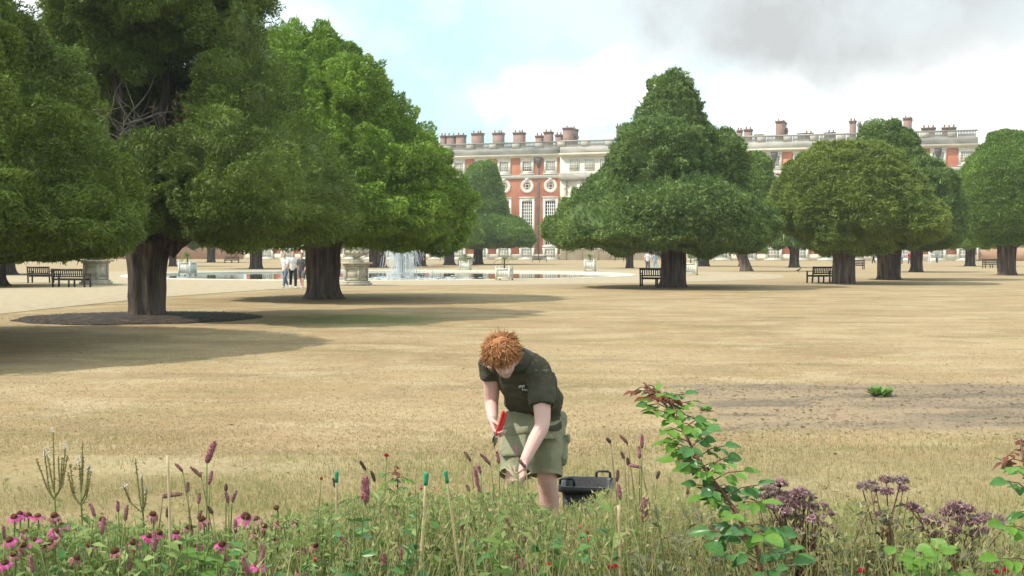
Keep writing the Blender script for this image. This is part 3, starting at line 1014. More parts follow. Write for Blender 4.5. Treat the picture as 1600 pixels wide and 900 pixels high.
def build_palace():
    root = thing('palace', (PA[0], PA[1], 0), 'long red brick palace with white stone centre, sash windows and many chimneys', 'palace')
    root.rotation_euler = (0, 0, math.atan2(PU[1], PU[0]))

    def B(mb, name, mat, parent=None, **kw):
        return mb.build(name, mat, parent or root, org=(0, 0, 0), **kw)
    zt, zp, zc = facz(850, 221), facz(850, 241), facz(850, 246)
    zpm = facz(850, 231)
    dep = 24.0
    cs0, cs1 = facs(877), facs(1041)         # stone centre
    # walls: local x along front, -y towards the garden
    B(MB().box((S0, 0, 0), (cs0, dep, zc)), 'brick_wall', M['brick_red'])
    B(MB().box((cs1, 0, 0), (S1, dep, zc)), 'brick_wall', M['brick_red'])
    B(MB().box((cs0, -0.9, 0), (cs1, dep - 0.5, zc)), 'stone_centre', M['stone'])
    B(MB().box((S0 + 1, 2, zc), (S1 - 1, dep - 1, zc + 1.5)), 'roof', M['slate'])
    # plinth and ground floor string
    zpl = facz(850, 397)
    B(MB().box((S0, -0.25, 0), (cs0 - 0.002, -0.002, zpl)).box((cs1 + 0.002, -0.25, 0), (S1, -0.002, zpl)), 'plinth', M['stone'])
    # cornice
    mb = MB()
    for (a, b, o) in ((S0 - .3, cs0 - .003, 0), (cs0, cs1, 0.9), (cs1 + .003, S1 + .3, 0)):
        mb.box((a, -0.35 - o, zc), (b, 1.2 - o, zc + .25)).box((a, -0.7 - o, zc + .25), (b, 1.2 - o, zp))
    B(mb, 'cornice', M['stone'])
    # parapet: solid lower half, balusters between piers above
    mb = MB()
    for (a, b, o) in ((S0, cs0 - .003, 0), (cs0, cs1, 0.9), (cs1 + .003, S1, 0)):
        mb.box((a, -0.1 - o, zp), (b, .6 - o, zpm))
        mb.box((a, -0.17 - o, zt - .22), (b, .67 - o, zt))
    B(mb, 'parapet', M['stone_grey'])
    bay = facs(824) - facs(788)
    ref = facs(824)
    mb, pb = MB(), MB()
    k0, k1 = int((S0 - ref) / bay) - 1, int((S1 - ref) / bay) + 1
    for k in range(k0, k1 + 1):
        c = ref + (k + 0.5) * bay
        if c < S0 or c > S1:
            continue
        o = 0.9 if cs0 < c < cs1 else 0
        B(MB().box((c - .75, -0.13 - o, zpm + .002), (c + .75, .63 - o, zt - .222)), 'parapet_pier', M['stone_grey'])
        for j in range(1, 13):
            x = c + .75 + j * (bay - 1.5) / 13
            o = 0.9 if cs0 < x < cs1 else 0
            if x > S1:
                continue
            h = zt - .222 - zpm
            mb.lathe((x, .25 - o, zpm + .002), [(0, .09), (h * .35, .13), (h * .7, .06), (h, .09)], 6, cap=False)
    B(mb, 'balusters', M['stone_grey'], kind='stuff')
    # string course
    zs0, zs1 = facz(850, 278.5), facz(850, 273.5)
    B(MB().box((S0, -0.3, zs0), (cs0 - .003, -0.002, zs1)).box((cs1 + .003, -0.3, zs0), (S1, -0.002, zs1)), 'string_course', M['frame_white'])
    B(MB().box((cs0, -1.5, zs0 - .5), (cs1, -0.902, zs1 + .3)), 'string_course', M['stone_grey'])
    pxm = (facs(840) - facs(830)) / 10.0     # metres per photo pixel at the left half
    # ---- window prototypes (local origin at the middle, y = 0 on the wall)

    def frame_mesh(w, h, iw, ih, name, t=.16, sill=True):
        mb = MB()
        mb.box((-w / 2, -t, -h / 2), (-iw / 2, .05, h / 2)).box((iw / 2, -t, -h / 2), (w / 2, .05, h / 2))
        mb.box((-iw / 2, -t, ih / 2), (iw / 2, .05, h / 2)).box((-iw / 2, -t, -h / 2), (iw / 2, .05, -ih / 2))
        if sill:
            mb.box((-w / 2 - .15, -t - .18, -h / 2 - .18), (w / 2 + .15, .05, -h / 2 - .003))
            mb.box((-w / 2 - .12, -t - .12, h / 2 + .003), (w / 2 + .12, .05, h / 2 + .2))
        return mb.mesh(name)

    def bars_mesh(iw, ih, nx, nz, name, b=.07):
        mb = MB()
        for i in range(1, nx):
            x = -iw / 2 + iw * i / nx
            mb.box((x - b / 2, -.055, -ih / 2), (x + b / 2, -.005, ih / 2))
        for j in range(1, nz):
            z = -ih / 2 + ih * j / nz
            mb.box((-iw / 2, -.052, z - b / 2), (iw / 2, -.008, z + b / 2))
        return mb.mesh(name)

    def pane_mesh(iw, ih, name):
        return MB().box((-iw / 2, -.004, -ih / 2), (iw / 2, .03, ih / 2)).mesh(name)

    def setm(me, m):
        me.materials.append(M[m])
        return me
    H1, IH1 = facz(850, 248) - facz(850, 271), facz(850, 251) - facz(850, 266)
    w1, iw1 = 20.5 * pxm, 13.5 * pxm
    f1 = setm(frame_mesh(w1, H1, iw1, IH1, 'window_frame'), 'frame_white')
    g1 = setm(bars_mesh(iw1, IH1, 5, 4, 'glazing_bars', .11), 'frame_white')
    p1 = setm(pane_mesh(iw1, IH1, 'pane'), 'blind')
    p1d = setm(pane_mesh(iw1, IH1 * .4, 'pane_open'), 'glass_dark')
    H2, IH2 = facz(850, 309) - facz(850, 388), facz(850, 316) - facz(850, 384)
    w2, iw2 = 23 * pxm, 16 * pxm
    f2 = setm(frame_mesh(w2, H2, iw2, IH2, 'tall_frame', .22), 'frame_white')
    g2 = setm(bars_mesh(iw2, IH2, 5, 13, 'tall_bars', .12), 'frame_white')
    p2 = setm(pane_mesh(iw2, IH2, 'tall_pane'), 'glass')
    H3, IH3 = 2.3, 1.8
    f3 = setm(frame_mesh(w2, H3, iw2, IH3, 'low_frame'), 'frame_white')
    g3 = setm(bars_mesh(iw2, IH3, 4, 3, 'low_bars', .12), 'frame_white')
    p3 = setm(pane_mesh(iw2, IH3, 'low_pane'), 'blind')
    ro, ri = 10.2 * pxm, 5.6 * pxm
    a = np.linspace(0, 2 * np.pi, 28, endpoint=False)

    def ring_(r, y):
        return np.stack([r * np.cos(a), np.full(28, y), r * np.sin(a)], 1)
    f4 = setm(MB().rings([ring_(ro, .05), ring_(ro, -.18), ring_(ro * .93, -.22), ring_(ri * 1.1, -.2), ring_(ri, -.12), ring_(ri, .05)], cap=False).mesh('round_frame'), 'frame_white')
    g4m = MB()
    for x in (-ri * .45, ri * .45):
        g4m.box((x - .07, -.055, -ri * .87), (x + .07, -.005, ri * .87))
    for z in (-ri * .45, ri * .45):
        g4m.box((-ri * .87, -.05, z - .06), (ri * .87, -.008, z + .06))
    g4m.box((-.3, -.4, ro * .8), (.3, .02, ro * 1.12))
    g4 = setm(g4m.mesh('round_bars'), 'frame_white')
    p4 = setm(MB().rings([ring_(ri, .02), ring_(ri * .02, .018)], cap=False).mesh('round_pane'), 'blind')
    p4d = setm(MB().box((-ri * .3, -.003, -ri * .75), (ri * .3, .015, ri * .7)).mesh('round_open'), 'glass_dark')
    z1 = (facz(850, 248) + facz(850, 271)) / 2
    z2 = (facz(850, 309) + facz(850, 388)) / 2
    z4 = facz(850, 290.5)
    z3 = zpl + 0.05 - 0.4 + 1.2 if False else 1.35
    rng = np.random.default_rng(3)

    def window(nm, f, g, p, x, z, off, extra=None):
        w = part(nm, f, root, (x, -off, z))
        part('glazing_bars', g, w, (0, -.01, 0))
        part('pane', p, w, (0, .0, 0))
        if extra:
            part('open_sash', extra[0], w, extra[1])
        return w
    xs = [ref + k * bay for k in range(k0 - 1, k1 + 2)]
    off = .012
    for x in xs:
        if x < S0 + 2 or x > S1 - 1.2:
            continue
        stone = cs0 - .5 < x < cs1 + .5
        if stone:
            continue
        op = None
        if abs(x - ref) < .1:
            op = (p1d, (0, -.012, -IH1 * .3))
        window('window', f1, g1, p1, x, z1, off, op)
        window('round_window', f4, g4, p4, x, z4, off, (p4d, (0, -.012, 0)))
        window('tall_window', f2, g2, p2, x, z2, off)
        window('ground_floor_window', f3, g3, p3, x, z3, off + .25)
    # stone centre windows: flush, no heavy surround
    f5 = setm(frame_mesh(14.5 * pxm, IH1 * 1.18, 13 * pxm, IH1 * 1.08, 'plain_frame', .08, False), 'stone')
    nb = 6
    for k in range(nb):
        x = facs(899) + k * (cs1 - cs0 - 2 * (facs(899) - cs0)) / (nb - 1)
        window('window', f5, g1, p1, x, z1 + .1, .92)
        window('tall_window', f2, g2, p2, x, z2, .92)
    # pilasters and carved relief of the centre
    mb = MB()
    for k in range(nb + 1):
        x = cs0 + .1 + k * (cs1 - cs0 - 1.3) / nb
        mb.box((x, -1.12, 0.05), (x + 1.1, -.902, zs0 - .502))
    B(mb, 'pilaster', M['stone'])
    rl = MB()
    for k in range(90):
        x = rng.uniform(cs0 + 1, cs1 - 1)
        rl.blob((x, -.95, facz(900, 291) + rng.normal() * .35 - .5 * abs(math.sin((x - cs0) * .8))), rng.uniform(.15, .35), 6, 4)
    B(rl, 'carved_garland', M['stone_grey'])
    # down pipes with hopper heads
    for px in (842, 1209, 1464, 640, 480):
        x = facs(px)
        mb = MB()
        mb.tube([(x, -.16, 0.1), (x, -.16, zc - 1.3)], .14, 6)
        mb.rings([np.array([(x - .12, -.3, zc - 2), (x + .12, -.3, zc - 2), (x + .12, -.05, zc - 2), (x - .12, -.05, zc - 2)]),
                  np.array([(x - .6, -.5, zc - .6), (x + .6, -.5, zc - .6), (x + .6, -.05, zc - .6), (x - .6, -.05, zc - .6)]),
                  np.array([(x - .6, -.5, zc - .01), (x + .6, -.5, zc - .01), (x + .6, -.05, zc - .01), (x - .6, -.05, zc - .01)])])
        B(mb, 'downpipe', M['lead'])
    # chimneys: photo columns and tops
    CH = [(688, 697, 210), (697.5, 711, 210), (712, 726.5, 209), (736, 755, 206), (769, 787, 205.5), (801, 820, 205), (836, 848, 210), (849, 863, 204), (867, 878, 208.5),
          (878.5, 895, 197.5), (896, 902, 211), (962, 970, 195), (1132, 1146, 201.5), (1150, 1159, 201.5), (1161, 1175, 200), (1210, 1225, 187), (1226, 1229, 202), (1325, 1337, 187),
          (1338, 1344, 192), (1409, 1424, 182), (1437, 1463, 197.5), (1469, 1495, 197), (560, 578, 208), (600, 622, 206), (500, 520, 208), (1255, 1270, 206), (1290, 1305, 205)]
    for i, (a0, a1, yt) in enumerate(CH):
        back = 7.0 if a0 not in (1226, 896, 1338) else 9.0
        x0, x1 = facs(a0, back), facs(a1, back)
        x0, x1 = x0 + (x1 - x0) * .04, x1 - (x1 - x0) * .14
        ztop = facz((a0 + a1) / 2, yt + 1.5, back)
        d = max(1.0, min(1.6, (x1 - x0) * 1.0)) if not (a0 in (878.5, 1210, 1409)) else 5.0
        mb = MB()
        mb.box((x0, back, zc + 1), (x1, back + d, ztop - .45))
        e = .06
        mb.box((x0 - e, back - e, ztop - .45), (x1 + e, back + d + e, ztop - .2))
        mb.box((x0 - 2.5 * e, back - 2.5 * e, ztop - .2), (x1 + 2.5 * e, back + d + 2.5 * e, ztop))
        c = B(mb, 'chimney', M['brick_chimney'])
        n = max(2, int((x1 - x0) / .62))
        for j in range(n):
            x = x0 + (j + .5) * (x1 - x0) / n
            MB().lathe((x, back + d * (.3 + .4 * (j % 2)), ztop + .002), [(0, .17), (.4, .12), (.5, .15)], 7).build('chimney_pot', M['brick_chimney'], c, org=(0, 0, 0))
    # low lead lanterns on the roof
    for px in (1184, 1252, 1293):
        x = facs(px, 6)
        B(MB().box((x - .75, 6, zc + 1.5), (x + .75, 7.4, zt + .55)).box((x - .9, 5.9, zt + .55), (x + .9, 7.5, zt + .75)), 'roof_vent', M['lead'])
    x = facs(1339.5, 8)
    B(MB().tube([(x, 8, zc + 1), (x, 8, facz(1339.5, 152, 8))], [.14, .05], 6), 'flagpole', M['frame_white'])


build_palace()


def garden_wall(p0, p1, h, label):
    p0, p1 = np.array(p0), np.array(p1)
    t = thing('garden_wall', (p0[0], p0[1], 0), label, 'wall')
    d = (p1 - p0) / np.linalg.norm(p1 - p0)
    t.rotation_euler = (0, 0, math.atan2(d[1], d[0]))
    L = float(np.linalg.norm(p1 - p0))
    MB().box((0, 0, 0), (L, .5, h - .2)).build('brickwork', M['brick_wall_pale'], t, org=(0, 0, 0))
    MB().box((-.08, -.1, h - .2), (L + .08, .6, h)).build('coping', M['stone'], t, org=(0, 0, 0))


M['brick_wall_pale'] = pm('brick_wall_pale', [(0.40, 0.23, 0.15), (0.5, 0.33, 0.22)], scale=0.5, rough=.9, detail=8)
g0 = PA + PU * (S0 - 0.5)
garden_wall(g0 + np.array((-95, 12)), g0 + np.array((-.3, 0)), 3.4, 'long pinkish brick garden wall far off on the left')
g1 = PA + PU * S1
garden_wall(g1 + np.array((.4, 0)), g1 + np.array((70, -10)), 2.8, 'long pinkish brick garden wall far off on the right')


# ------------------------------------------------------------------ benches, crates, urns
def xform(v, o, a):
    c, s_ = math.cos(a), math.sin(a)
    v = np.asarray(v, float)
    return np.stack([o[0] + c * v[:, 0] - s_ * v[:, 1], o[1] + s_ * v[:, 0] + c * v[:, 1], o[2] + v[:, 2]], 1)


def bench(px, py, ang, w, label):
    """seat faces local -y"""
    o = PG(px, py)
    t = thing('bench', tuple(o), label, 'bench', 'dark wooden garden benches')
    t.rotation_euler = (0, 0, ang)

    def B(mb, n):
        return mb.build(n, M['bench_wood'], t, org=(0, 0, 0))
    h = w / 2
    for x in (-h, h):
        B(MB().box((x - .035, -.30, 0), (x + .035, -.23, .64)), 'leg')
        B(MB().add([(x - .035, .22, 0), (x + .035, .22, 0), (x + .035, .29, 0), (x - .035, .29, 0), (x - .035, .34, .94), (x + .035, .34, .94), (x + .035, .40, .94), (x - .035, .40, .94)],
                   [(0, 3, 2, 1), (4, 5, 6, 7), (0, 1, 5, 4), (1, 2, 6, 5), (2, 3, 7, 6), (3, 0, 4, 7)]), 'leg')
        B(MB().box((x - .045, -.34, .642), (x + .045, .31, .685)), 'armrest')
    if w > 1.3:
        B(MB().box((-.035, -.28, 0), (.035, -.22, .40)), 'leg')
        B(MB().box((-.035, .22, 0), (.035, .28, .40)), 'leg')
    s_ = MB()
    for k in range(5):
        y = -.31 + k * .115
        s_.box((-h + .04, y, .42), (h - .04, y + .085, .45))
    s_.box((-h + .036, -.29, .35), (h - .036, -.25, .418)).box((-h + .036, .22, .35), (h - .036, .26, .418))
    B(s_, 'seat')
    k = MB()
    k.box((-h + .036, .325, .83), (h - .036, .375, .93)).box((-h + .036, .275, .50), (h - .036, .315, .57))
    n = int(w / .12)
    for i in range(n):
        x = -h + .06 + (i + .5) * (w - .12) / n
        k.add([(x - .03, .285, .568), (x + .03, .285, .568), (x + .03, .305, .568), (x - .03, .305, .568), (x - .03, .335, .832), (x + .03, .335, .832), (x + .03, .355, .832), (x - .03, .355, .832)],
              [(0, 3, 2, 1), (4, 5, 6, 7), (0, 1, 5, 4), (1, 2, 6, 5), (2, 3, 7, 6), (3, 0, 4, 7)])
    B(k, 'backrest')
    return t


bench(64, 442, math.radians(176), 1.25, 'dark bench nearest the left edge, left of the larger bench')
bench(112, 449, math.radians(167), 1.75, 'larger dark bench on the left, in front of the stone planter pedestal')
bench(1026, 447, math.radians(-196), 1.6, 'dark bench partly hidden by the trunk of the biggest yew')
bench(1283, 442, math.radians(-160), 1.5, 'dark bench left of the pale trunk of the olive green dome yew')
bench(1341, 421, math.radians(180), 1.0, 'small far dark bench just right of the olive dome trunk')
bench(1549, 419, math.radians(8), 1.6, 'far bench left of the right edge yew trunk')
bench(362, 411, math.radians(0), 2.0, 'far pale looking bench beyond the pool on the left')
bench(843, 410, math.radians(0), 2.1, 'far bench in front of the palace below its dark downpipe')
bench(729, 415, math.radians(0), 1.9, 'dark bench behind the far white crate, right of the fountain')


def frond_plant(o, h, spread, n, label, tk=.05, seed=0):
    """a palm in a tub: short stem, arching fronds"""
    rng = np.random.default_rng(seed)
    t = thing('palm_plant', tuple(o), label, 'palm', 'small palms growing in white crates')
    MB().tube([np.array(o) + (0, 0, -.06), np.array(o) + (0.01, 0, h * .5)], [tk, tk * .8], 7).build('stem', M['bark'], t)
    mb = MB()
    c = np.array(o) + np.array((0, 0, h * .48))
    for k in range(n):
        a = rng.random() * 2 * np.pi
        el = rng.uniform(0.1, 1.25)
        L = spread * rng.uniform(.75, 1.1)
        d = np.array((math.cos(a) * math.cos(el), math.sin(a) * math.cos(el), math.sin(el)))
        pts = []
        for j in range(7):
            s_ = j / 6
            pts.append(c + d * L * s_ - np.array((0, 0, .55 * L * s_ ** 2.2)))
        pts = np.array(pts)
        side = np.cross(d, (0, 0, 1.0))
        side /= np.linalg.norm(side) + 1e-9
        for j in range(1, 7):
            for sg in (-1, 1):
                for q in (0, .5):
                    p = pts[j] * (1 - q) + pts[j - 1] * q
                    f = (pts[j] - pts[j - 1])
                    tip = p + side * sg * L * .28 * (1 - .5 * j / 6) + f * .9 - np.array((0, 0, .05 * L))
                    mb.add([p, p + f * .3, tip], [(0, 1, 2)])
    mb.build('fronds', M['palm'], t)
    return t


def crate(px, py, w, h, lab, plab, ph, psp, seed):
    o = PG(px, py)
    t = thing('planter_crate', tuple(o), lab, 'planter', 'white wooden planter crates round the pool')
    t.rotation_euler = (0, 0, math.radians(-14))
    hw = w / 2

    def B(mb, n, m='crate_white'):
        return mb.build(n, M[m], t, org=(0, 0, 0))
    for x in (-1, 1):
        for y in (-1, 1):
            cx, cy = x * hw, y * hw
            mb = MB().box((cx - .05, cy - .05, 0), (cx + .05, cy + .05, h + .05))
            mb.blob((cx, cy, h + .1), .06, 8, 5)
            B(mb, 'corner_post')
    for k in range(4):
        a = k * math.pi / 2
        for j, zz in enumerate(((.11, .2), (h - .1, h))):
            v = MB().box((-hw + .052, -hw - .035, zz[0]), (hw - .052, -hw + .03, zz[1]), Matrix.Rotation(a, 4, 'Z'))
            B(v, 'rail')
        nb = 5
        for j in range(nb):
            x0 = -hw + .052 + j * (w - .104) / nb
            B(MB().box((x0 + .004, -hw - .018, .202), (x0 + (w - .104) / nb - .004, -hw + .012, h - .102), Matrix.Rotation(a, 4, 'Z')), 'board')
    B(MB().box((-hw + .035, -hw + .035, h - .12), (hw - .035, hw - .035, h - .06)), 'soil', 'mulch')
    frond_plant((o[0], o[1], h - .06), ph, psp, 16, plab, seed=seed)


crate(788, 438, .82, .74, 'nearest white planter crate, at the near edge of the pool', 'palm in the nearest white crate, taller with a bare stem', 1.25, .75, 1)
crate(922, 424, .82, .95, 'white planter crate beyond the pool, left of the biggest yew', 'bushy palm in the crate left of the biggest yew', .7, .75, 2)
crate(727, 423, .82, .82, 'white planter crate beyond the pool, right of the fountain', 'bushy palm in the crate right of the fountain', .9, .95, 3)
crate(1079, 430, .9, .9, 'white planter crate just right of the biggest yew trunk', 'spreading palm in the crate right of the biggest yew', .8, 1.1, 4)
crate(293, 432, .85, 1.0, 'white planter crate on the left, between the two nearest trunks', 'palm in the crate between the two nearest trunks', .9, .85, 5)


def pedestal(px, py, w, h, cap, label, name='stone_pedestal'):
    o = PG(px, py)
    t = thing(name, tuple(o), label, 'pedestal', 'carved stone pedestals beside the pool')
    t.rotation_euler = (0, 0, math.radians(-22))

    def B(mb, n):
        return mb.build(n, M['stone_urn'], t, org=(0, 0, 0))
    hw = w / 2
    B(MB().box((-hw - .16, -hw - .16, 0), (hw + .16, hw + .16, .14)).box((-hw - .09, -hw - .09, .14), (hw + .09, hw + .09, .24)), 'base')
    B(MB().box((-hw, -hw, .24), (hw, hw, h - .2)), 'shaft')
    for k in range(4):
        a = Matrix.Rotation(k * math.pi / 2, 4, 'Z')
        f = hw + .03
        mb = MB().box((-hw, -f, .26), (-hw + .12, -hw - .002, h - .22), a).box((hw - .12, -f, .26), (hw - .002, -hw - .002, h - .22), a)
        mb.box((-hw + .122, -f, .26), (hw - .122, -hw - .002, .38), a).box((-hw + .122, -f, h - .34), (hw - .122, -hw - .002, h - .22), a)
        B(mb, 'raised_border')
    B(MB().box((-hw - .08, -hw - .08, h - .2), (hw + .08, hw + .08, h - .1)).box((-hw - cap, -hw - cap, h - .1), (hw + cap, hw + cap, h)), 'cap')
    return o, t


o, _ = pedestal(150, 444, .92, 1.33, .22, 'stone pedestal planter with greenery on top, right of the two benches')
t = thing('stone_bowl', (o[0], o[1], 1.33), 'low stone bowl of plants on the left pedestal', 'bowl')
MB().lathe((o[0], o[1], 1.333), [(0, .25), (.08, .3), (.2, .5), (.24, .5), (.2, .4)], 18).build('bowl', M['stone_urn'], t)
rg = np.random.default_rng(21)
mb = MB()
for k in range(500):
    c = np.array((o[0], o[1], 1.55)) + rg.normal(size=3) * np.array((.36, .3, .11))
    a, w = rg.normal(size=3) * .09, rg.normal(size=3) * .04
    mb.add([c - a, c + w, c + a, c - w], [(0, 1, 2, 3)])
mb.build('foliage', M['palm'], t)

o, _ = pedestal(557, 446, .88, 1.22, .2, 'carved stone pedestal bearing an urn, right of the fluted yew trunk')
t = thing('garden_urn', (o[0], o[1], 1.22), 'ornate weathered urn with trailing plants on the stone pedestal', 'urn')
MB().lathe((o[0], o[1], 1.223), [(0, .40), (.1, .40), (.13, .30), (.2, .16), (.27, .2), (.36, .42), (.5, .5), (.6, .46), (.7, .34), (.76, .42), (.8, .44), (.78, .34)], 20).build('bowl', M['stone_urn'], t, smooth=True)
for sx in (-1, 1):
    MB().tube([(o[0] + sx * .44, o[1], 1.6), (o[0] + sx * .64, o[1], 1.72), (o[0] + sx * .62, o[1], 1.92), (o[0] + sx * .42, o[1], 1.96)], .05, 7).build('handle', M['stone_urn'], t)
mb = MB()
for k in range(14):
    a = k * 2 * np.pi / 14
    mb.blob((o[0] + .5 * math.cos(a), o[1] + .5 * math.sin(a), 1.72 + .02 * (k % 2)), (.1, .1, .08), 7, 4)
mb.build('gadrooning', M['stone_urn'], t, kind='stuff')
mb = MB()
for k in range(260):
    c = np.array((o[0], o[1], 2.12)) + rg.normal(size=3) * np.array((.28, .26, .16))
    a, w = rg.normal(size=3) * .10, rg.normal(size=3) * .045
    mb.add([c - a, c + w, c + a, c - w], [(0, 1, 2, 3)])
mb.build('plant', M['palm'], t)

# ------------------------------------------------------------------ fountain
sp = bpy.data.materials.new('spray')
sp.use_nodes = True
_nt = sp.node_tree
_b = _nt.nodes['Principled BSDF']
_b.inputs['Base Color'].default_value = (0.85, 0.88, 0.9, 1)
_b.inputs['Roughness'].default_value = 0.4
_t = _nt.nodes.new('ShaderNodeBsdfTransparent')
_m = _nt.nodes.new('ShaderNodeMixShader')
_m.inputs[0].default_value = 0.32
_nt.links.new(_t.outputs[0], _m.inputs[1])
_nt.links.new(_b.outputs[0], _m.inputs[2])
_nt.links.new(_m.outputs[0], _nt.nodes['Material Output'].inputs['Surface'])
M['spray'] = sp
f0 = PY(628, 433, 88.0)
f0[2] = -.07
ft = thing('fountain', tuple(f0), 'white fountain jet spraying up from the round pool', 'fountain')
rg = np.random.default_rng(4)
mb = MB()
for k in range(520):
    vx, vy = rg.normal() * .5, rg.normal() * .5
    if k % 5 == 0:
        vx, vy = vx * .3, vy * .3
    vz = 7.9 * rg.uniform(.72, 1.03)
    tf = 2 * vz / 9.8
    t0 = rg.uniform(0, .85) * tf
    t1 = min(tf, t0 + rg.uniform(.08, .3) * tf)
    tt = np.linspace(t0, t1, 5)
    P = np.stack([f0[0] + vx * tt, f0[1] + vy * tt, f0[2] + vz * tt - 4.9 * tt ** 2], 1)
    mb.tube(P, rg.uniform(.012, .035), 4, cap=False)
mb.build('jet', M['spray'], ft, kind='stuff')
mb = MB()
for k in range(3000):
    a, r = rg.random() * 2 * np.pi, abs(rg.normal()) * 1.5
    z = max(0.02, abs(rg.normal()) * .25) if k % 2 else rg.uniform(.1, 2.6)
    if k % 2 == 0:
        r *= .55
    c = np.array((f0[0] + r * math.cos(a), f0[1] + r * math.sin(a), f0[2] + z))
    u, w = rg.normal(size=3) * .04, rg.normal(size=3) * .04
    mb.add([c - u, c + w, c + u], [(0, 1, 2)])
mb.build('droplets', M['spray'], ft, kind='stuff')
foam = pm('foam', [(0.35, 0.40, 0.42), (0.75, 0.78, 0.8)], scale=1.2, rough=.5, detail=8)
mb = MB()
for k in range(260):
    a, r = rg.random() * 2 * np.pi, abs(rg.normal()) * 2.6
    mb.blob((f0[0] + r * 1.5 * math.cos(a), f0[1] + r * math.sin(a), -.07), (.2, .07, .02), 6, 3)
mb.build('foam', foam, ft, kind='stuff')
MB().lathe((f0[0], f0[1], -.4), [(0, .12), (.5, .1), (.52, .05)], 10).build('nozzle', M['lead'], ft)

# a crow on the dry grass
o = PG(1248, 426)
t = thing('crow', tuple(o), 'small black crow on the dry grass left of the olive dome yew', 'bird')
mb = MB()
mb.loft([(o + np.array((-.26, 0, .17)), (0, .03, 0), (0, 0, .012)), (o + np.array((-.12, 0, .19)), (0, .06, 0), (0, 0, .05)), (o + np.array((0, 0, .22)), (0, .075, 0), (0, 0, .075)), (o + np.array((.1, 0, .28)), (0, .05, 0), (0, 0, .06)),
         (o + np.array((.14, 0, .35)), (0, .04, 0), (0, 0, .045)), (o + np.array((.19, 0, .37)), (0, .03, 0), (0, 0, .03)), (o + np.array((.27, 0, .36)), (0, .008, 0), (0, 0, .008))], 12)
mb.build('body', M['black_plastic'], t, smooth=True)
for sy in (-.03, .03):
    MB().tube([o + np.array((.0, sy, .17)), o + np.array((.02, sy, .01)), o + np.array((.06, sy, .006))], .008, 5).build('leg', M['black_plastic'], t)

# weeds on the worn patch
weedm = leafmat('weed', (0.11, 0.2, 0.05), (0.18, 0.32, 0.08), (0.28, 0.44, 0.13), scale=5)
for (px, py, r, lab) in ((1374, 619, .13, 'bright green weed clump on the bare patch at right'), (1102, 642, .07, 'tiny weed sprouting on the bare patch behind the rose shoot')):
    o = PG(px, py)
    t = thing('weed', tuple(o), lab, 'weed')
    mb = MB()
    for k in range(int(1500 * r)):
        a = rg.random() * 2 * np.pi
        d = np.array((math.cos(a), math.sin(a), rg.uniform(.2, 1.0))) * r * rg.uniform(.4, 1.1)
        c = o + d * np.array((1, 1, .8))
        w = np.array((-math.sin(a), math.cos(a), .3)) * r * .20
        mb.add([c - d * .35, c + w, c + d * .3, c - w], [(0, 1, 2, 3)])
    mb.build('foliage', weedm, t)


# ------------------------------------------------------------------ people in the distance
def skinmat(n, c):
    m = pm(n, [tuple(x * .9 for x in c), c], scale=6, rough=.55, detail=3)
    m.node_tree.nodes['Principled BSDF'].inputs['Subsurface Weight'].default_value = .08
    m.node_tree.nodes['Principled BSDF'].inputs['Subsurface Radius'].default_value = (.02, .008, .004)
    return m


M['skin'] = skinmat('skin', (0.62, 0.38, 0.31))


def cloth(n, c, var=.18, scale=5):
    return pm('cloth_' + n, [tuple(x * (1 - var) for x in c), tuple(min(1, x * (1 + var)) for x in c)], scale=scale, rough=.88, bump=.25, bscale=60)


M['white_c'] = cloth('white', (0.74, 0.74, 0.75))
M['black_c'] = cloth('black', (0.022, 0.022, 0.026))
M['denim'] = cloth('denim', (0.12, 0.17, 0.25))
M['grey_c'] = cloth('grey', (0.11, 0.115, 0.125))
M['paleblue'] = cloth('paleblue', (0.38, 0.46, 0.55))
M['red_c'] = cloth('red', (0.5, 0.06, 0.07))
M['teal_c'] = cloth('teal', (0.12, 0.3, 0.32))
M['hair_brown'] = pm('hair_brown', [(0.03, 0.02, 0.013), (0.1, 0.065, 0.04)], scale=20, rough=.6)
M['hair_grey'] = pm('hair_grey', [(0.25, 0.22, 0.2), (0.4, 0.36, 0.33)], scale=20, rough=.6)
M['hair_fair'] = pm('hair_fair', [(0.3, 0.19, 0.09), (0.5, 0.33, 0.17)], scale=20, rough=.6)


def remesh(o, vox, smooth=4):
    m = o.modifiers.new('remesh', 'REMESH')
    m.mode = 'VOXEL'
    m.voxel_size = vox
    m.use_smooth_shade = True
    if smooth:
        s_ = o.modifiers.new('smooth', 'SMOOTH')
        s_.factor = .5
        s_.iterations = smooth
    return o


